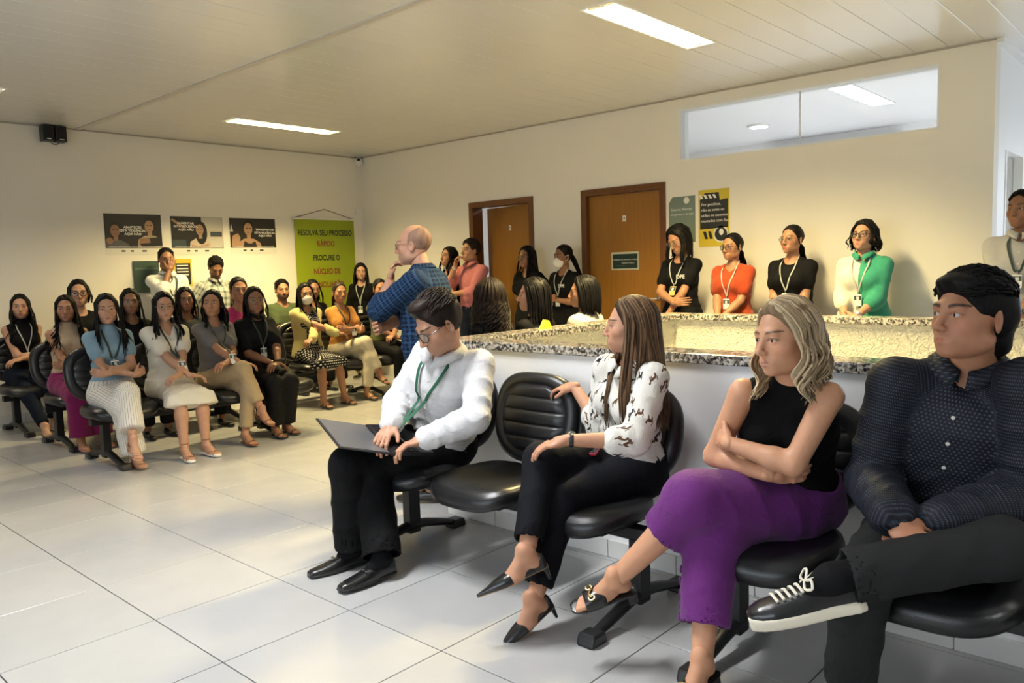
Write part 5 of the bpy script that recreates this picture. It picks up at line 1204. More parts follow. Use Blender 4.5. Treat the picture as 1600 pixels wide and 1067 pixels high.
# ------------------------------------------------------------------ waiting-room benches
M_LEATHER=simple('black_leather',(.010,.010,.011),.33,spec=.5,bump=.25,bscale=260); M_STEEL=simple('black_steel',(.010,.010,.011),.42,spec=.45); M_SHELL=simple('black_shell',(.012,.012,.013),.5)
_pad={}
def pad_mesh(kind):
    """cushion as rings; seat: x width, y depth, z up. back: x width, z height, front at -y"""
    if kind in _pad: return _pad[kind]
    n=56; rings=[]
    if kind=='seat':
        prof=[(.0,-.045),(.80,-.045),(.96,-.040),(1.0,-.020),(1.0,.0),(.975,.018),(.955,.020),(.93,.027),(.86,.034),(.6,.030),(.3,.026),(0,.025)]
        def P(r,z,a):
            c,s=math.cos(a),math.sin(a); e=2/3.3; x=.25*math.copysign(abs(c)**e,c)*r; y=.235*math.copysign(abs(s)**e,s)*r
            if s>0: x*=1-.10*s*abs(r)
            return (x,y,z-.035*max(0,(-y-.12)/.115)**2+.012*max(0,(y-.1)/.12))
    else:
        prof=[(.0,.030),(.75,.030),(.95,.022),(1.0,.005),(1.0,-.012),(.97,-.026),(.90,-.034),(.80,-.037),(.775,-.031),(.755,-.036),(.6,-.0),(.4,0),(.2,0),(0,0)]
        def P(r,z,a):
            c,s=math.cos(a),math.sin(a); e=2/2.9; x=.255*math.copysign(abs(c)**e,c)*r; y=.215*math.copysign(abs(s)**e,s)*r; x*=1-.10*max(0,-s)*abs(r)
            return (x,z+.35*x*x-.03*(1-(y/.215)**2)*0,y)
    rows=prof
    if kind=='back':   # denser inner rings for the quilted ribs
        rows=prof[:9]+[(.74,-.026),(.4,-.026),(0,-.026)]
    V=[P(r,z,2*PI*k/n) for r,z in rows for k in range(n)]
    Q=[[i*n+k,i*n+(k+1)%n,(i+1)*n+(k+1)%n,(i+1)*n+k] for i in range(len(rows)-1) for k in range(n)]
    _pad[kind]=(V,Q); return _pad[kind]
def make_pad(name,kind,parent):
    V,Q=pad_mesh(kind); me=bpy.data.meshes.new(name); me.from_pydata(V,[],Q); bm=bmesh.new(); bm.from_mesh(me); bmesh.ops.remove_doubles(bm,verts=bm.verts,dist=1e-5); bmesh.ops.recalc_face_normals(bm,faces=bm.faces); bm.to_mesh(me); bm.free()
    for p in me.polygons: p.use_smooth=True
    me.materials.append(M_LEATHER); return link(bpy.data.objects.new(name,me),parent)
_bm={}
def bench(label,loc,rz,seats,legs,group='black beam benches of the waiting room'):
    """seats, legs: offsets along local x; sitter faces -y; origin on the floor under the seats"""
    r=empty('waiting_bench',loc,rz); tag(r,label,'bench',group)
    lo,hi=min(seats+legs)-.10,max(seats+legs)+.10
    MB().box((lo,-.03,.300),(hi,.03,.350)).build('beam',M_STEEL,r,bevel=.004)
    def inst(key,fn,x):
        if key not in _bm: o=fn(); _bm[key]=[(o,[c for c in o.children])]; o.location.x=x; return o
        src=_bm[key][0][0]; o=link(src.copy(),r); o.location=(x,src.location.y,src.location.z); o.rotation_euler=src.rotation_euler; o.parent=r
        for c in _bm[key][0][1]: d=link(c.copy(),o); d.parent=o
        return o
    def seat():
        o=make_pad('seat','seat',r); o.location=(0,-.03,.412)
        MB().box((-.19,-.16,-.062),(.19,.16,-.044)).build('seat_shell',M_SHELL,o,bevel=.006); return o
    def back():
        o=make_pad('backrest','back',r); o.location=(0,.275,.655); o.rotation_euler=(math.radians(-10),0,0)
        nu,nv=17,61; V=[];Q=[]          # quilted panel with five horizontal ribs
        for j in range(nv):
            v=-1+2*j/(nv-1); y=.158*v; hw=.192*(1-abs(v)**3.2*.55)*(1-.08*max(0,-v))
            for i in range(nu):
                u=-1+2*i/(nu-1); x=hw*u; edge=min(1,(1-abs(u))*7,(1-abs(v))*9+.02); rib=abs(math.sin(PI*2.5*(v+1)))**.45
                V.append((x,-.027-(.004+.013*rib)*math.sqrt(max(edge,0))+.35*x*x,y))
        for j in range(nv-1):
            for i in range(nu-1): a=j*nu+i; Q.append([a,a+1,a+nu+1,a+nu])
        mesh_np('quilted_panel',np.array(V),np.array(Q)[:,::1],M_LEATHER,o); return o
    def arm():
        m=MB(); m.tube(catmull([(-.0,.02,.335),(0,.16,.34),(0,.25,.385),(0,.285,.50),(0,.305,.62)],14),.02,8,flat=((1,0,0),1.6)); return m.build('bracket',M_STEEL,r,smooth=True)
    def leg():
        m=MB(); m.box((-.028,-.035,.05),(.028,.035,.305)); o=m.build('leg',M_STEEL,r,bevel=.004)
        m=MB(); m.tube(catmull([(0,-.30,.028),(0,-.20,.05),(0,-.08,.078),(0,.0,.085),(0,.08,.078),(0,.20,.05),(0,.28,.028)],20),[.022,.026,.03,.034,.03,.026,.022],10,flat=((0,0,1),.75)); m.build('foot_arch',M_STEEL,o,smooth=True)
        for s,e in((-1,-.32),(1,.30)): m=MB(); m.prism([(-.038,e-.05,0),(-.038,e+.05,0),(-.038,e+.035,.045),(-.038,e-.035,.045)],(.076,0,0)); m.build('foot_cap',M_BLACKP,o,bevel=.010)
        return o
    for x in seats: inst('seat',seat,x); inst('arm',arm,x); inst('back',back,x)
    for x in legs: inst('leg',leg,x)
    return r
bench('black bench of three seats where the man with the laptop sits',(1.80,1.80,0),0,[-.50,.02,.55],[-.58,.78])
bench('black bench under the woman in purple and the man in the dark shirt',(3.35,1.80,0),0,[-.25,.28,.82],[-.36,.62])
bench('front black bench of the left rows, under the striped trousers',(-1.93,2.6,0),PI/2,[-.98,-.50,-.06,.40],[-1.08,.2])
bench('middle black bench of the left rows, under the magenta trousers',(-2.90,3.3,0),PI/2,[-1.62,-1.10,-.60,-.05,.70,1.14,1.66],[-1.78,-.3,1.4])
bench('rear black bench of the left rows, nearest the poster wall',(-3.92,3.2,0),PI/2,[-1.58,-1.06,.5,1.12,1.55],[-1.70,0,1.4])
bench('black bench behind the low wall, under the curly-haired woman',(.60,3.45,0),-PI/2,[.42,0,-.52],[.5,-.5])
# ------------------------------------------------------------------ people
def W2L(J,root,rz):
    c,s=math.cos(-rz),math.sin(-rz); o={}
    for k,v in J.items():
        x,y=v[0]-root[0],v[1]-root[1]; o[k]=A3(c*x-s*y,s*x+c*y,v[2])
    return o
def dirl(v,rz):
    c,s=math.cos(-rz),math.sin(-rz); return A3(c*v[0]-s*v[1],s*v[0]+c*v[1],v[2])
BLK=(.005,.005,.006); LIGHT=(.52,.285,.18); TAN=(.40,.20,.112); BROWN=(.26,.122,.064); DKHAIR=(.006,.005,.0045)
F_BLACK=fabric('black_cloth',BLK); F_BLACKT=fabric('black_trouser_cloth',(.0045,.0045,.005),rough=.75)
GRP='people seated in the front row'
def front(label,J,H,sex,out,seed=1,**k):
    J=dict(J); J['neck']=tuple(np.array(J['neck'])-.03*unit(np.array(J['neck'])-np.array(J['pel']))) if k.pop('lower',True) else J['neck']
    root=(J['pel'][0],J['pel'][1]); L=W2L({a:b for a,b in J.items() if a!='ft'},root,PI)
    for q in('rft','lft'):
        if q in k: k[q]=dirl(k[q],PI)
    hd=k.pop('hands',{})
    for S in hd:
        for q in('f','n'):
            if q in hd[S]: hd[S][q]=dirl(hd[S][q],PI)
    if 'footup' in out: out['footup']={S:dirl(v,PI) for S,v in out['footup'].items()}
    p=pose(sex,H,True,joints=L,hands=hd,**k); out.setdefault('headres',.0031); out.setdefault('fine',.0039); out.setdefault('bodyres',.0115); out.setdefault('shoeres',.005)
    return person(label,(root[0],root[1],0),PI,p,out,res=.0075,group=GRP,seed=seed)
F1=dict(pel=(1.372,1.882,0.51),neck=(1.557,1.772,1.008),head=(1.6,1.687,1.119),shR=(1.376,1.815,0.972),shL=(1.691,1.848,0.928),elR=(1.251,1.712,0.734),elL=(1.798,1.704,0.708),wrR=(1.417,1.541,0.664),wrL=(1.601,1.574,0.615),hipR=(1.314,1.804,0.519),hipL=(1.463,1.894,0.519),knR=(1.266,1.387,0.488),knL=(1.296,1.518,0.428),anR=(1.259,1.406,0.081),anL=(1.489,1.392,0.089))
F2=dict(pel=(2.393,2.017,0.498),neck=(2.474,1.941,0.99),head=(2.478,1.914,1.12),shR=(2.329,1.963,0.935),shL=(2.6,1.885,0.925),elR=(2.253,2.013,0.673),elL=(2.629,1.702,0.714),wrR=(2.075,2.059,0.826),wrL=(2.428,1.544,0.719),hipR=(2.312,1.978,0.51),hipL=(2.479,1.994,0.509),knR=(2.27,1.587,0.613),knL=(2.357,1.609,0.469),anR=(2.382,1.356,0.316),anL=(2.366,1.41,0.12))
F3=dict(pel=(3.12,1.929,0.528),neck=(3.208,1.731,0.990),head=(3.229,1.651,1.123),shR=(3.08,1.664,0.939),shL=(3.341,1.711,0.941),elR=(2.955,1.699,0.702),elL=(3.267,1.62,0.732),wrR=(3.185,1.632,0.686),wrL=(3.055,1.605,0.778),hipR=(3.044,1.969,0.52),hipL=(3.172,1.861,0.52),knR=(3.011,1.574,0.464),knL=(2.982,1.515,0.588),anR=(3.069,1.398,0.12),anL=(2.738,1.412,0.301))
F4=dict(pel=(3.628,1.913,0.515),neck=(3.707,1.84,1.06),head=(3.714,1.758,1.190),shR=(3.519,1.764,0.988),shL=(3.862,1.754,1.008),elR=(3.463,1.732,0.692),elL=(3.869,1.756,0.713),wrR=(3.599,1.50,0.660),wrL=(3.694,1.545,0.655),hipR=(3.54,1.882,0.53),hipL=(3.707,1.964,0.53),knR=(3.534,1.445,0.489),knL=(3.84,1.56,0.612),anR=(3.452,1.58,0.09),anL=(3.493,1.33,0.516))
front('man in white shirt and black trousers typing on a laptop',F1,1.72,'m',dict(skin=(.52,.275,.17),beard=.25,jaw=1.02,
    hair=dict(style='short',n=420,vol=.016,col=(.020,.013,.010),flow=(.1,-.75,.25),tuft=.05,lift=.013,w=.0042,line=(.074,.082),blobs=[((0,.045,.115),(.052,.045,.026)),((0,-.0,.122),(.055,.06,.02))]),
    glasses=dict(col=(.015,.013,.012),t=.0021,size=(.0255,.0215),sq=2.3),
    top=dict(kind='long',neck='shirt',open=.05,ck=1.14,mat=fabric('white_shirt_cloth',(.66,.655,.66),bump=.5),fold=.008,loose=.012,inf=.014,h0=-.14,res=.0078),
    bottom=dict(kind='trousers',mat=F_BLACKT,hem=.088,upto=1.97,fold=.007,thighw=.008,kneew=.012,waist=.1,res=.0078),
    shoes=dict(kind='dress',col=(.008,.008,.009)),socks=True,lanyard=dict(col=(.012,.10,.05),h=.36,x=.02,w=.008)),
    head=(-.30,-.52,.02),rft=(-.18,-.97,-.02),lft=(-.05,-.99,-.02),
    hands={'R':dict(f=(.25,-.75,-.35),n=(0,-.2,-1),curl=(.45,.55,.4),thumb=.35),'L':dict(f=(-.55,-.75,-.2),n=(0,-.1,-1),curl=(.45,.55,.4),thumb=.35)})
front('woman in a white blouse printed with small dark animals, long streaked hair',F2,1.66,'f',dict(skin=(.54,.28,.17),headscale=.93,nose=.975,lip=(.33,.12,.10),
    hair=dict(style='long',n=430,len=.40,vol=.012,col=(.045,.027,.017),tip=(.23,.135,.07),brow=(.03,.018,.012),front=82,fwd=.25,w=.0054,seg=12,line=(.066,.086)),
    top=dict(kind='rolled',neck='shirt',open=.10,buttons=False,mat=fabric('animal_print_cloth',(.74,.72,.66),'prints',scale=11.5,bump=.45),fold=.009,loose=.018,inf=.014,h0=.02,res=.0078),
    bottom=dict(kind='trousers',mat=fabric('navy_black_cloth',(.005,.0055,.008),rough=.8),hem=.058,upto=1.84,fold=.005,waist=.2,res=.0078),
    shoes=dict(kind='pump',col=(.008,.008,.009)),feet=True,watch=('L',(.02,.02,.025),(.55,-.5,.7))),seed=3,
    head=(-.98,.02,0),gaze=(0,1,.02),rft=(-.60,-.72,-.36),lft=(-.30,-.82,-.48),bulk=.95,
    hands={'R':dict(f=(-.93,.1,-.10),n=(0,.3,-1),curl=(.3,.45,.4),thumb=.5),'L':dict(f=(-.85,-.45,-.25),n=(-.1,.1,-1),curl=(.35,.35,.3),thumb=.4)})
front('woman in black sleeveless top and purple trousers with arms folded',F3,1.64,'f',dict(skin=(.63,.325,.19),lip=(.42,.17,.14),jaw=1.03,earring=True,
    hair=dict(style='wavy',n=330,len=.17,vol=.013,col=(.20,.135,.075),tip=(.74,.58,.37),brow=(.10,.06,.035),front=72,fwd=.35,w=.0060,amp=1.5,freq=9,part=.35,line=(.068,.086)),
    top=dict(kind='sleeveless',neck='high',mat=fabric('black_rib_knit',(.005,.005,.0055),rough=.9,bump=.6),inf=.009,h0=.04,fold=.004,res=.0078),
    bottom=dict(kind='trousers',name='trousers',mat=fabric('purple_crepe',(.135,.022,.165),rough=.7,bump=.4),hem=.082,upto=dict(L=1.40,R=1.72),fold=.005,thighw=.022,kneew=.026,inf=.012,waist=.20,res=.0078,btn={'L':(A3(-.2,-.1,-1),.15,.38,3),'R':(A3(.9,.35,.1),.30,.68,5)}),
    shoes=dict(kind='mule',col=(.008,.008,.009)),feet=True,footup=dict(L=(.15,-.35,.9))),seed=5,
    head=(-.42,-.06,.05),gaze=(.12,1,-.02),lft=(-.70,-.66,-.26),rft=(-.05,-1,-.25),bulk=1.08,
    hands={'R':dict(f=(.80,.52,.05),n=(-.4,.85,.2),curl=(.45,.5,.4),thumb=.1),'L':dict(f=(-.75,.65,.08),n=(.6,.7,-.1),curl=(.2,.3,.3),thumb=.1,spread=.0)})
front('man in dark dotted shirt with one ankle across his knee',F4,1.80,'m',dict(skin=(.43,.20,.112),headscale=.93,jaw=1.15,nose=1.0,
    hair=dict(style='short',n=620,vol=.012,col=(.006,.0055,.0055),flow=(.35,.55,.05),tuft=.07,lift=.0,w=.0050,nape=-.10,line=(.080,.066),side=(.012,-.03),blobs=[((0,-.05,.015),(.084,.074,.085)),((.0,-.07,-.06),(.06,.05,.05)),((0,.052,.085),(.062,.045,.033))]),
    top=dict(kind='long',neck='shirt',open=.07,ck=1.14,mat=fabric('dark_dotted_cloth',(.006,.0075,.013),'dots',(.05,.062,.09),scale=105,rough=.6,spec=.25,bump=.5),button=(.02,.02,.02),fold=.010,loose=.014,inf=.016,h0=-.12,res=.0078),
    bottom=dict(kind='trousers',mat=fabric('charcoal_cloth',(.020,.021,.021),rough=.8),hem=.070,upto=1.90,fold=.006,thighw=.010,kneew=.002,waist=.12,res=.0078),
    shoes=dict(kind='sneaker',col=(.010,.010,.011)),socks=True,footup=dict(L=(.50,.25,.83)),watch=('L',(.55,.42,.22),(-.1,-.5,.8))),seed=7,
    head=(-.55,.10,0),gaze=(.45,.9,.0),lft=(-.84,-.50,-.25),rft=(0,-1,0),bulk=1.12,belly=.02,
    hands={'R':dict(f=(.65,-.55,-.35),n=(.2,.3,-.9),curl=(.5,.5,.4)),'L':dict(f=(-.8,-.4,-.35),n=(-.1,.4,-.9),curl=(.5,.5,.4))})
def box_obj(name,c,ax,ay,az,mat,parent=None,bevel=.002): m=MB(); m.obox(c,ax,ay,az); return m.build(name,mat,parent,bevel=bevel)
def laptop():
    r=empty('laptop',(1.37,1.49,.60)); tag(r,'thin dark grey laptop open on the lap of the man in white','laptop'); o=A3(1.37,1.49,.60)
    H1,H2=A3(1.223,1.536,.64)-o,A3(1.523,1.446,.56)-o; e=(H2-H1)/2; b=A3(.052,.2,-.03); n=unit(np.cross(e,b)); l=A3(-.086,-.217,.06); nl=unit(np.cross(l,e)); 
    if n[2]<0: n=-n
    if nl[2]<0: nl=-nl
    g=simple('laptop_grey',(.045,.045,.048),.35,.6); base=box_obj('base',(H1+H2)/2+b/2,e,b/2,n*.008,g,r)
    key=simple('key_black',(.012,.012,.013),.45); lid=box_obj('lid',(H1+H2)/2+l/2,e,l/2,nl*.004,g,r); box_obj('screen',(H1+H2)/2+l/2+nl*.0045,e*.96,l*.46,nl*.0008,simple('screen_dark',(.11,.11,.115),.25),lid,0)
    me=None
    for i in range(5):
        for j in range(13):
            c=(H1+H2)/2+b*(.16+.115*i)+e*(-.86+1.72*j/12)+n*.009
            k=box_obj('key',c*0,e*.058,b*.047,n*.0015,key,base,0) if me is None else link(bpy.data.objects.new('key',me),base)
            me=k.data; k.location=Vector(c)
    box_obj('touchpad',(H1+H2)/2+b*.84+n*.0085,e*.32,b*.11,n*.0006,simple('touchpad',(.03,.03,.032),.3),base,0)
laptop()
r=empty('phone',(2.30,1.80,.615)); tag(r,'smartphone in a red case on the lap of the woman in the animal blouse','phone'); m=MB(); m.obox((0,0,0),(.07,.03,-.0),(-.016,.036,.006),(0,0,.0055)); o=m.build('case',simple('case_red',(.35,.012,.03),.35),r,bevel=.003); m=MB(); m.obox((0,0,.0058),(.066,.028,0),(-.0145,.033,.0055),(0,0,.0008)); m.build('screen',simple('phone_black',(.006,.006,.007),.08),o)
# ------------------------------------------------------------------ the others
def at(x,y,rz): return (x,y,0),rz
EAST,SOUTH,WEST=-PI/2,PI,PI/2
def bg(label,x,y,rz,p,o,group,seed):
    near=seed in(11,12,13,14,15,19,20,22,33,34,35,36); o.setdefault('headres',.0048 if near else .0057); o.setdefault('bodyres',.0165 if near else .019); o.setdefault('fine',.0056 if near else .0064)
    if not near and seed!=26 and seed!=27: o['bottom'].setdefault('res',.022); o.setdefault('shoeres',.012)
    return person(label,(x,y,0),rz,p,o,res=.0145 if near else .0175,group=group,seed=seed)
LAP=dict(rh=(-.02,.25,.62),lh=(.03,.24,.65),re=(.7,-.3,-.6),le=(-.7,-.3,-.6),hands={'R':dict(f=(-.9,.35,-.1),n=(0,0,-1),curl=(.5,.5,.4)),'L':dict(f=(.9,.35,-.1),n=(0,-.2,-1),curl=(.5,.5,.4))})
FOLD=dict(rh=(-.10,.20,.73),lh=(.09,.23,.77),re=(.8,.1,-.6),le=(-.8,.1,-.6),hands={'R':dict(f=(-.85,-.25,.25),n=(.2,-1,0),curl=(.6,.7,.5),thumb=.2,spread=.02),'L':dict(f=(.9,-.25,.1),n=(-.2,-1,0),curl=(.6,.7,.5),thumb=.2,spread=.02)})
def up(d,dz,**k):   # the same arms, higher (for standing people)
    q=dict(d)
    for a in('rh','lh'): q[a]=(d[a][0],d[a][1],d[a][2]+dz)
    q.update(k); return q
XR_=dict(ra=(-.13,.50,.26),rk=(-.15,.5,1),la=(-.02,.37,.085),lk=(-.1,.6,.6),rft=(-.15,1,-.35),lft=(0,1,0))     # right leg over left
XL_=dict(la=(.13,.50,.26),lk=(.15,.5,1),ra=(.02,.37,.085),rk=(.1,.6,.6),lft=(.15,1,-.35),rft=(0,1,0))
LONG=dict(style='long',n=130,len=.30,col=DKHAIR,w=.0085,seg=8); WAVY=dict(style='wavy',n=130,len=.30,col=DKHAIR,w=.0085,seg=14); PONY=dict(style='pony',n=50,col=DKHAIR,len=.30,vol=.008)
def H_(base,**k): q=dict(base); q.update(k); return q
G1,G2,G3='women seated in the front left bench','people seated in the middle left bench','people seated in the rear left bench'
GD,GB,GL='people standing along the door wall','women seated behind the low wall','men standing at the poster wall'
top=lambda kind,neck,mat,**k:dict(kind=kind,neck=neck,mat=mat,**k)
JEANS=fabric('dark_jeans',(.007,.010,.020)); F_CREAM=fabric('cream_cloth',(.62,.55,.40)); GL_D=dict(col=(.012,.011,.010),t=.0024,size=(.026,.020)); GL_M=dict(col=(.35,.24,.16),metal=.8,t=.0016,size=(.025,.021),sq=2.2)
LY=dict(col=(.02,.035,.03)); LYW=dict(col=(.45,.46,.42),w=.005)
TB=lambda **k:dict(kind='trousers',mat=F_BLACKT,**k)
# front left bench
bg('woman in light blue knit top and white striped wide trousers, legs crossed',-2.00,1.62,EAST,pose('f',1.55,hipz=.505,lean=-.02,head=(-.32,-.02,.02),**{**FOLD,**XL_,**dict(rh=(-.08,.24,.66),lh=(.10,.22,.69),la=(.10,.56,.24),lft=(.1,1,-.5))}),
   dict(skin=LIGHT,feet=True,lip=(.30,.07,.07),hair=H_(LONG,len=.36,front=60,fwd=.9,n=160,w=.0075),top=top('short','high',fabric('blue_knit',(.22,.34,.43)),sleeve=.55,inf=.008,h0=.03),bottom=dict(kind='trousers',mat=fabric('white_pinstripe',(.74,.71,.65),'stripes',(.30,.25,.20),scale=5.0),hem=.098,upto=dict(L=1.80,R=1.93),thighw=.010,kneew=.018,fold=.006,waist=.22),shoes=dict(kind='block',col=(.42,.22,.12)),lanyard=H_(LY,h=.50,x=.02)),G1,11)
bg('woman in a white v-neck dress with glasses and strappy sandals',-1.98,2.05,EAST,pose('f',1.54,hipz=.505,lean=-.06,head=(-.22,-.02,0),**{**LAP,**dict(rh=(-.04,.30,.60),lh=(.05,.29,.62),ra=(.12,.44,.085),la=(-.06,.42,.085))},bulk=1.1),
   dict(skin=LIGHT,feet=True,lip=(.33,.09,.09),hair=H_(LONG,len=.34,front=62,fwd=.9,n=160,w=.0075),glasses=GL_M,top=top('short','v',fabric('white_eyelet',(.70,.66,.57)),sleeve=.6,loose=.02),bottom=dict(kind='skirt',name='skirt',mat=fabric('white_eyelet',(.70,.66,.57)),len=1.12,flare=1.18,fold=.008),shoes=dict(kind='platform',col=(.28,.14,.08)),lanyard=H_(LY,h=.40)),G1,12)
bg('woman in grey t-shirt and khaki trousers, legs crossed, dark wavy hair',-2.00,2.46,EAST,pose('f',1.54,hipz=.505,lean=-.04,head=(-.62,.06,-.05),gaze=(.2,1,.05),**{**LAP,**XR_,**dict(rh=(-.05,.33,.66),lh=(.06,.30,.68),ra=(-.12,.47,.28))}),
   dict(skin=TAN,feet=True,lip=(.28,.09,.08),hair=H_(WAVY,len=.22,front=64,amp=.8),top=top('short','round',fabric('grey_tee',(.15,.14,.135)),h0=.0),bottom=dict(kind='trousers',mat=fabric('khaki_cloth',(.38,.28,.16)),hem=.062,upto=dict(L=1.84,R=1.80),waist=.16),shoes=dict(kind='sandal',col=(.16,.06,.03)),lanyard=H_(LY,h=.44)),G1,13)
bg('woman in black polo shirt and glasses holding a phone in her lap',-2.05,2.87,EAST,pose('f',1.56,hipz=.505,lean=-.03,head=(-.28,.0,0),**{**LAP,**dict(rh=(.02,.27,.62),lh=(-.01,.32,.62),ra=(.08,.36,.085),la=(-.05,.32,.085))},bulk=1.1),
   dict(skin=BROWN,feet=True,lip=(.24,.07,.06),hair=H_(LONG,len=.18,fwd=.3,front=74),glasses=GL_M,top=top('short','shirt',F_BLACK,buttons=False,sleeve=.75,loose=.014),bottom=TB(hem=.085,kneew=.015,upto=1.93),shoes=dict(kind='sandal',col=(.012,.011,.01)),lanyard=H_(LY,h=.46,x=.01)),G1,14)
# middle left bench
bg('woman in beige sleeveless top and magenta trousers',-2.98,1.67,EAST,pose('f',1.52,hipz=.505,lean=-.05,head=(-.36,.0,0),**{**FOLD,**dict(rh=(-.09,.22,.66),lh=(.09,.22,.68),ra=(.10,.40,.085),la=(-.07,.38,.085))}),
   dict(skin=TAN,feet=True,lip=(.30,.09,.08),hair=H_(WAVY,len=.34,n=150,front=60,fwd=.8),top=top('sleeveless','high',fabric('beige_knit',(.50,.38,.26)),h0=.05),bottom=dict(kind='trousers',mat=fabric('magenta_cloth',(.20,.012,.085)),hem=.095,kneew=.025,thighw=.02,waist=.2),shoes=dict(kind='sandal',col=(.45,.2,.18))),G2,15)
bg('woman in black with round glasses behind the white dress',-2.98,2.20,EAST,pose('f',1.57,hipz=.515,lean=-.04,head=(-.30,.0,0),**LAP),dict(skin=BROWN,hair=H_(LONG,len=.34,fwd=.7),glasses=GL_M,top=top('short','round',F_BLACK),bottom=TB(),shoes=dict(kind='flat',col=BLK)),G2,16)
bg('woman with dark pulled hair behind the grey t-shirt',-2.98,2.70,EAST,pose('f',1.56,hipz=.515,lean=-.04,head=(-.30,.0,.03),**LAP),dict(skin=BROWN,hair=H_(LONG,len=.2,fwd=.2),top=top('short','round',fabric('dark_grey_tee',(.03,.03,.032))),bottom=TB(),shoes=dict(kind='flat',col=BLK)),G2,17)
bg('woman in pink top half hidden behind the black polo shirt',-2.98,3.24,EAST,pose('f',1.72,hipz=.515,lean=-.02,head=(-.30,.0,.03),**LAP),dict(skin=TAN,hair=H_(PONY),top=top('short','round',fabric('pink_tee',(.42,.03,.14))),bottom=TB(),shoes=dict(kind='flat',col=BLK)),G2,18)
bg('woman in polka dot dress, yellow cardigan and white face mask',-2.98,4.00,EAST,pose('f',1.55,hipz=.515,lean=-.04,head=(-.28,.0,0),**{**LAP,**dict(rh=(-.14,.34,.74),lh=(.14,.30,.70),re=(1,-.1,.1),le=(-.8,-.2,-.5),ra=(.13,.42,.085),la=(-.13,.42,.085))}),
   dict(skin=TAN,feet=True,mask=True,glasses=GL_M,hair=H_(LONG,len=.24,fwd=.6),top=top('short','v',fabric('polka_cloth',(.010,.010,.011),'dots',(.72,.70,.64),scale=38)),cardigan=dict(mat=fabric('yellow_knit',(.55,.48,.20))),bottom=dict(kind='skirt',mat=fabric('polka_cloth',(.010,.010,.011),'dots',(.72,.70,.64),scale=38),len=1.10,flare=1.15),shoes=dict(kind='sandal',col=BLK)),G2,19)
bg('woman in orange blouse and pale trousers with arms folded, legs crossed',-2.98,4.44,EAST,pose('f',1.54,hipz=.515,lean=-.05,head=(-.25,.0,0),**{**FOLD,**XR_,**dict(ra=(-.13,.46,.28))}),
   dict(skin=TAN,feet=True,hair=H_(PONY,col=(.03,.018,.010)),top=top('short','round',fabric('orange_cloth',(.48,.21,.045)),loose=.015),bottom=dict(kind='trousers',mat=F_CREAM,hem=.066,upto=1.84),shoes=dict(kind='sandal',col=(.03,.02,.015)),lanyard=H_(LY,h=.5)),G2,20)
bg('person in olive green clothes half hidden behind the standing man in blue',-2.98,5.00,EAST,pose('f',1.58,hipz=.515,lean=-.05,head=(-.3,.0,0),**LAP),dict(skin=TAN,feet=True,hair=H_(PONY),top=top('short','round',fabric('olive_tee',(.10,.11,.035))),bottom=TB(),shoes=dict(kind='flat',col=BLK)),G2,21)
# rear left bench
bg('woman in black sleeveless top with long dark hair at the left edge',-4.02,1.63,EAST,pose('f',1.54,hipz=.505,lean=-.02,head=(-.30,.0,0),**{**LAP,**dict(rh=(-.08,.24,.66),lh=(.10,.22,.68),ra=(.06,.62,.085),la=(-.08,.40,.085))}),
   dict(skin=LIGHT,feet=True,lip=(.33,.08,.08),hair=H_(WAVY,len=.30,n=150,front=62,fwd=.6),top=top('sleeveless','high',F_BLACK,h0=.0),bottom=dict(kind='trousers',mat=JEANS,hem=.055,upto=1.86),shoes=dict(kind='flat',col=(.40,.27,.17)),lanyard=H_(LYW,h=.42)),G3,22)
bg('woman with glasses whose head shows behind the beige top',-4.02,2.14,EAST,pose('f',1.76,hipz=.515,lean=-.02,head=(-.30,.0,0),**LAP),dict(skin=LIGHT,hair=H_(LONG,len=.1),glasses=GL_D,top=top('short','round',F_BLACK),bottom=TB(),shoes=dict(kind='flat',col=BLK)),G3,23)
bg('bearded man in green t-shirt seated left of the green banner',-4.00,4.35,EAST,pose('m',1.62,hipz=.515,lean=-.02,head=(-.30,.0,0),**LAP),dict(skin=TAN,beard=.75,hair=dict(style='short',n=160,vol=.010,col=DKHAIR,flow=(.1,.4,.1)),top=top('short','round',fabric('green_tee',(.075,.10,.045))),bottom=dict(kind='trousers',mat=JEANS),shoes=dict(kind='dress',col=BLK)),G3,24)
bg('woman in dark clothes whose head shows between mask and orange blouse',-3.98,4.76,EAST,pose('f',1.60,hipz=.515,lean=-.02,head=(-.28,.0,0),**LAP),dict(skin=BROWN,hair=H_(LONG,len=.2),glasses=GL_M,top=top('short','round',F_BLACK),bottom=TB(),shoes=dict(kind='flat',col=BLK)),G3,25)
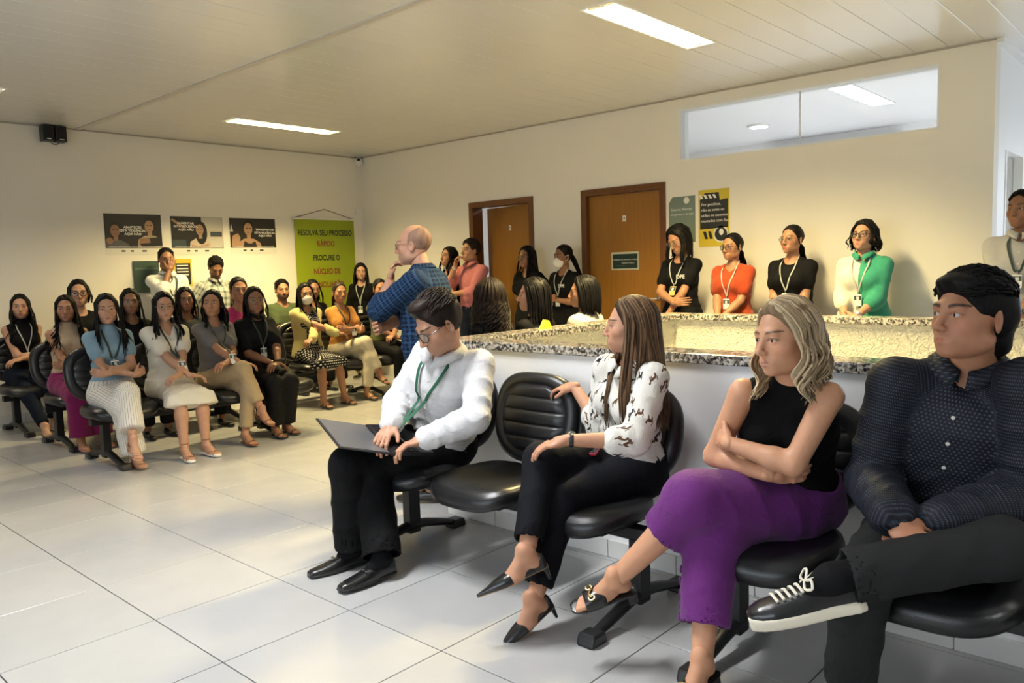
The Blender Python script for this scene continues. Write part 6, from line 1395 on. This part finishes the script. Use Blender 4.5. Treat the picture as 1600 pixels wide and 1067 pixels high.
# poster wall, standing
bg('man in white shirt with one hand over his face',-4.26,3.12,EAST,pose('m',1.65,sit=False,head=(-.25,.0,0),rh=(.06,.20,1.44),re=(.5,.3,-1),lh=(-.22,.08,.86),hands={'R':dict(f=(-.35,-.05,.9),n=(-.4,-.9,0),curl=(.15,.3,.2))}),
   dict(skin=BROWN,hair=dict(style='short',n=120,vol=.007,col=DKHAIR,flow=(.1,.4,.1)),top=top('rolled','shirt',fabric('white_cotton',(.70,.70,.66)),h0=-.2,loose=.014),bottom=dict(kind='trousers',mat=JEANS),shoes=dict(kind='dress',col=BLK),lanyard=H_(LY,h=.52)),GL,26)
bg('bearded man in checked shirt looking down',-4.26,3.66,EAST,pose('m',1.55,sit=False,head=(-.25,-.55,0),neckf=.05,rh=(.24,.06,.86),lh=(-.22,-.02,.86)),
   dict(skin=BROWN,beard=.8,hair=dict(style='short',n=160,vol=.016,col=DKHAIR,flow=(.1,.5,.1)),top=top('short','shirt',fabric('check_cotton',(.45,.46,.42),'checks',(.10,.13,.11),scale=1.0),h0=-.2,loose=.016,sleeve=.8),bottom=dict(kind='trousers',mat=F_CREAM),shoes=dict(kind='dress',col=BLK)),GL,27)
# along the door wall
bg('woman in black with hooded dark hair beside the banner',-4.05,5.55,-2.5,pose('f',1.45,sit=False,head=(.35,-.02,0)),dict(skin=LIGHT,hair=H_(LONG,len=.2,fwd=.3,vol=.016),top=top('long','round',F_BLACK,h0=-.2),bottom=TB(),shoes=dict(kind='flat',col=BLK),lanyard=H_(LYW,h=.35)),GD,28)
bg('woman with long curly dark hair standing left of the first door',-2.52,5.68,SOUTH,pose('f',1.60,sit=False,head=(-.15,.12,0),**up(FOLD,.30)),dict(skin=TAN,hair=H_(WAVY,len=.32,fwd=.2),top=top('sleeveless','round',F_BLACK,h0=-.2),bottom=dict(kind='trousers',mat=F_CREAM),shoes=dict(kind='flat',col=BLK)),GD,29)
bg('young man in pink shirt resting his cheek on his hand',-2.10,5.62,SOUTH,pose('m',1.66,sit=False,head=(-.25,.05,0),rh=(.10,.17,1.40),re=(.4,.3,-1),lh=(.08,.22,1.10),le=(-.9,.2,-.5),hands={'R':dict(f=(-.1,.0,1),n=(-.8,-.5,0),curl=(.8,.9,.5)),'L':dict(f=(.9,.1,.1),n=(0,-1,0))}),
   dict(skin=TAN,hair=dict(style='short',n=200,vol=.018,col=(.014,.010,.008),flow=(.1,.5,.2)),top=top('rolled','shirt',fabric('pink_shirt',(.50,.17,.17)),h0=-.2,loose=.014),bottom=dict(kind='trousers',mat=JEANS),shoes=dict(kind='dress',col=BLK),watch=('R',(.5,.5,.5),(.5,.6,0))),GD,30)
bg('woman in dark blouse with long straight hair before the first door',-1.30,5.66,SOUTH,pose('f',1.56,sit=False,head=(-.05,-.03,0),rh=(.06,-.16,.95),lh=(-.06,-.16,.95),re=(1,0,-.2),le=(-1,0,-.2)),dict(skin=BROWN,hair=H_(LONG,len=.30,fwd=.3),glasses=GL_M,top=top('short','v',fabric('dark_blouse',(.007,.007,.008)),h0=-.2,loose=.025),bottom=TB(),shoes=dict(kind='flat',col=BLK)),GD,31)
bg('woman in black t-shirt with white face mask and ponytail',-.78,5.62,SOUTH,pose('f',1.55,sit=False,head=(-.30,-.03,0),rh=(.05,.23,1.02),lh=(-.03,.23,1.04),hands={'R':dict(f=(-.7,.2,.3),n=(0,-1,0),curl=(.6,.6,.5)),'L':dict(f=(.7,.2,.2),n=(0,-1,0),curl=(.6,.6,.5))}),dict(skin=BROWN,mask=True,print=('DPE',-.06,.70,.045),hair=H_(PONY,tie=(0,-.10,.03),len=.34,tailn=60,tail=(0,-.30,-.95)),top=top('short','round',F_BLACK,h0=-.2),bottom=TB(),shoes=dict(kind='flat',col=BLK),lanyard=H_(LYW,h=.45)),GD,32)
bg('woman in black t-shirt bowing her head, arms crossed low',.58,5.60,SOUTH,pose('f',1.66,sit=False,head=(-.28,-.45,.10),neckf=.05,rh=(-.06,.24,1.02),lh=(.04,.25,.86),re=(.9,.1,-.5),le=(-.9,.3,-.5),bulk=1.05,hands={'R':dict(f=(-.9,.1,.1),n=(0,-1,0)),'L':dict(f=(.3,.1,-.9),n=(0,-1,0))}),dict(skin=TAN,print=('DPE',-.07,.68,.05),hair=H_(LONG,len=.22,vol=.020,fwd=.3,front=68),glasses=GL_M,top=top('short','round',F_BLACK,h0=-.2),bottom=TB(),shoes=dict(kind='flat',col=BLK),lanyard=H_(LYW,h=.50,badge=(.6,.45,.15))),GD,33)
bg('woman in orange-red blouse and dark-framed glasses, hair tied back',1.08,5.60,SOUTH,pose('f',1.57,sit=False,head=(-.22,-.02,0),rh=(.02,.25,.88),lh=(-.02,.26,.90),bulk=1.12,bust=1.15,hands={'R':dict(f=(-.8,.1,-.3),n=(0,-1,0)),'L':dict(f=(.8,.1,-.3),n=(0,-1,0))}),dict(skin=TAN,hair=H_(PONY,tie=(.02,-.10,-.02),len=.22),glasses=GL_D,top=top('short','v',fabric('orange_red_cloth',(.42,.060,.018)),h0=-.2,loose=.016,vdepth=.10),bottom=TB(),shoes=dict(kind='flat',col=BLK),lanyard=H_(LYW,h=.42,badge=(.8,.8,.78))),GD,34)
bg('woman in black t-shirt and thin glasses beneath the high window',1.60,5.60,SOUTH,pose('f',1.61,sit=False,head=(-.20,.06,0),rh=(.03,.24,.90),lh=(-.03,.25,.92),bulk=1.18,bust=1.15,hands={'R':dict(f=(-.8,.1,-.3),n=(0,-1,0)),'L':dict(f=(.8,.1,-.3),n=(0,-1,0))}),dict(skin=TAN,lip=(.40,.06,.06),hair=H_(PONY,tie=(0,-.10,-.03),len=.22),glasses=GL_M,top=top('short','round',F_BLACK,h0=-.2,sleeve=.55),bottom=TB(),shoes=dict(kind='flat',col=BLK),lanyard=H_(LYW,h=.46)),GD,35)
bg('woman in half white half green shirt with dark glasses',2.17,5.58,SOUTH,pose('f',1.61,sit=False,head=(-.12,.16,0),rh=(.05,.26,.91),lh=(-.03,.27,.93),bulk=1.15,hands={'R':dict(f=(-.8,.1,-.2),n=(0,-1,0)),'L':dict(f=(.8,.1,-.2),n=(0,-1,0))}),dict(skin=LIGHT,lip=(.36,.10,.10),hair=H_(WAVY,len=.10,vol=.018,fwd=.1),glasses=GL_D,top=top('rolled','shirt',fabric('white_green_cloth',(.045,.30,.19),'halves',(.72,.68,.56)),collar=fabric('green_cloth',(.045,.30,.19)),h0=-.22,loose=.016,inf=.016),bottom=TB(),shoes=dict(kind='flat',col=BLK),lanyard=H_(LYW,h=.44),watch=('L',(.95,.9,.8),(0,.7,.6))),GD,36)
bg('man in grey short-sleeved shirt at the right edge of the picture',3.21,5.50,SOUTH,pose('m',1.74,sit=False,head=(-.35,.06,0),rh=(.03,.27,.96),lh=(-.04,.27,.95),hands={'R':dict(f=(-.8,.1,-.2),n=(0,-1,0)),'L':dict(f=(.8,.1,-.2),n=(0,-1,0))}),dict(skin=BROWN,hair=dict(style='short',n=160,vol=.008,col=DKHAIR,flow=(.1,.4,.1)),top=top('short','shirt',fabric('grey_cotton',(.40,.40,.40)),button=(.03,.03,.03),sleeve=.8,h0=-.2,loose=.016),bottom=TB(),shoes=dict(kind='dress',col=BLK),lanyard=H_(LY,h=.52),watch=('L',(.02,.02,.02),(0,.7,.6))),GD,37)
# seated beyond the low wall
bg('woman with dark curly hair seen from behind the granite coping',.66,3.03,WEST,pose('f',1.58,hipz=.515,lean=.0,head=(-.75,.0,0),**LAP),dict(skin=TAN,hair=H_(WAVY,style='curly',n=260,len=.24,vol=.026,amp=.9,seg=30,col=(.016,.010,.007),front=80,fwd=0,w=.009),top=top('short','round',F_BLACK),bottom=TB(),shoes=dict(kind='flat',col=BLK)),GB,38)
bg('woman in profile with straight dark hair, middle of the three behind the coping',.66,3.46,WEST,pose('f',1.58,hipz=.515,lean=.0,head=(.60,.02,0),**LAP),dict(skin=LIGHT,hair=H_(LONG,len=.22,n=120,vol=.016,w=.009,front=74,fwd=0),top=top('short','round',F_BLACK),bottom=TB(),shoes=dict(kind='flat',col=BLK)),GB,39)
bg('woman in profile in a pale top, nearest the second door',.70,3.99,WEST,pose('f',1.58,hipz=.515,lean=.0,head=(.62,.0,0),**LAP),dict(skin=TAN,hair=H_(LONG,len=.17,n=120,vol=.016,w=.009,front=70,fwd=0),top=top('short','round',fabric('pale_top',(.60,.56,.45))),bottom=TB(),shoes=dict(kind='flat',col=BLK)),GB,40)
# man in the blue shirt
person('balding man in blue plaid shirt and jeans standing with hand at his mouth',(.75,2.40,0),2.02,pose('m',1.60,sit=False,head=(.08,-.04,.0),neckf=.06,lean=.05,lh=(-.02,.24,1.31),le=(-.45,.85,-1.0),rh=(-.14,.25,1.04),re=(.9,.2,-.4),bulk=1.14,belly=.03,hands={'L':dict(f=(.10,-.12,.9),n=(.3,-.9,-.1),curl=(.6,.8,.5)),'R':dict(f=(-.95,.05,.0),n=(0,-.9,.2),curl=(.4,.5,.4))}),
   dict(skin=(.50,.265,.17),headres=.0034,fine=.0045,bodyres=.012,beard=.15,beardcol=(.25,.22,.2),hair=dict(style='bald',col=(.26,.155,.11),brow=(.15,.1,.08)),glasses=dict(col=(.25,.18,.1),metal=.7,t=.0016,size=(.025,.017)),
   top=dict(kind='rolled',neck='shirt',open=.03,buttons=False,mat=fabric('blue_plaid',(.004,.008,.026),'plaid',(.016,.045,.10),scale=1.15,bump=.5),fold=.008,loose=.016,inf=.016,h0=-.14,res=.009),bottom=dict(kind='trousers',mat=fabric('blue_denim',(.025,.06,.13)),hem=.085,fold=.006,waist=.06),shoes=dict(kind='dress',col=(.02,.015,.01))),res=.010,seed=41)
r=empty('phone',(-1.63,2.82,.655)); tag(r,'black smartphone in the hand of the woman in the black polo shirt','phone'); m=MB(); m.obox((0,0,0),(.065,-.02,.015),(.012,.034,0),(-.001,0,.0045)); o=m.build('case',M_BLACKP,r,bevel=.003); m=MB(); m.obox((-.001,0,.0048),(.061,-.0187,.014),(.011,.031,0),(-.0002,0,.0006)); m.build('screen',simple('phone_black',(.006,.006,.007),.08),o)
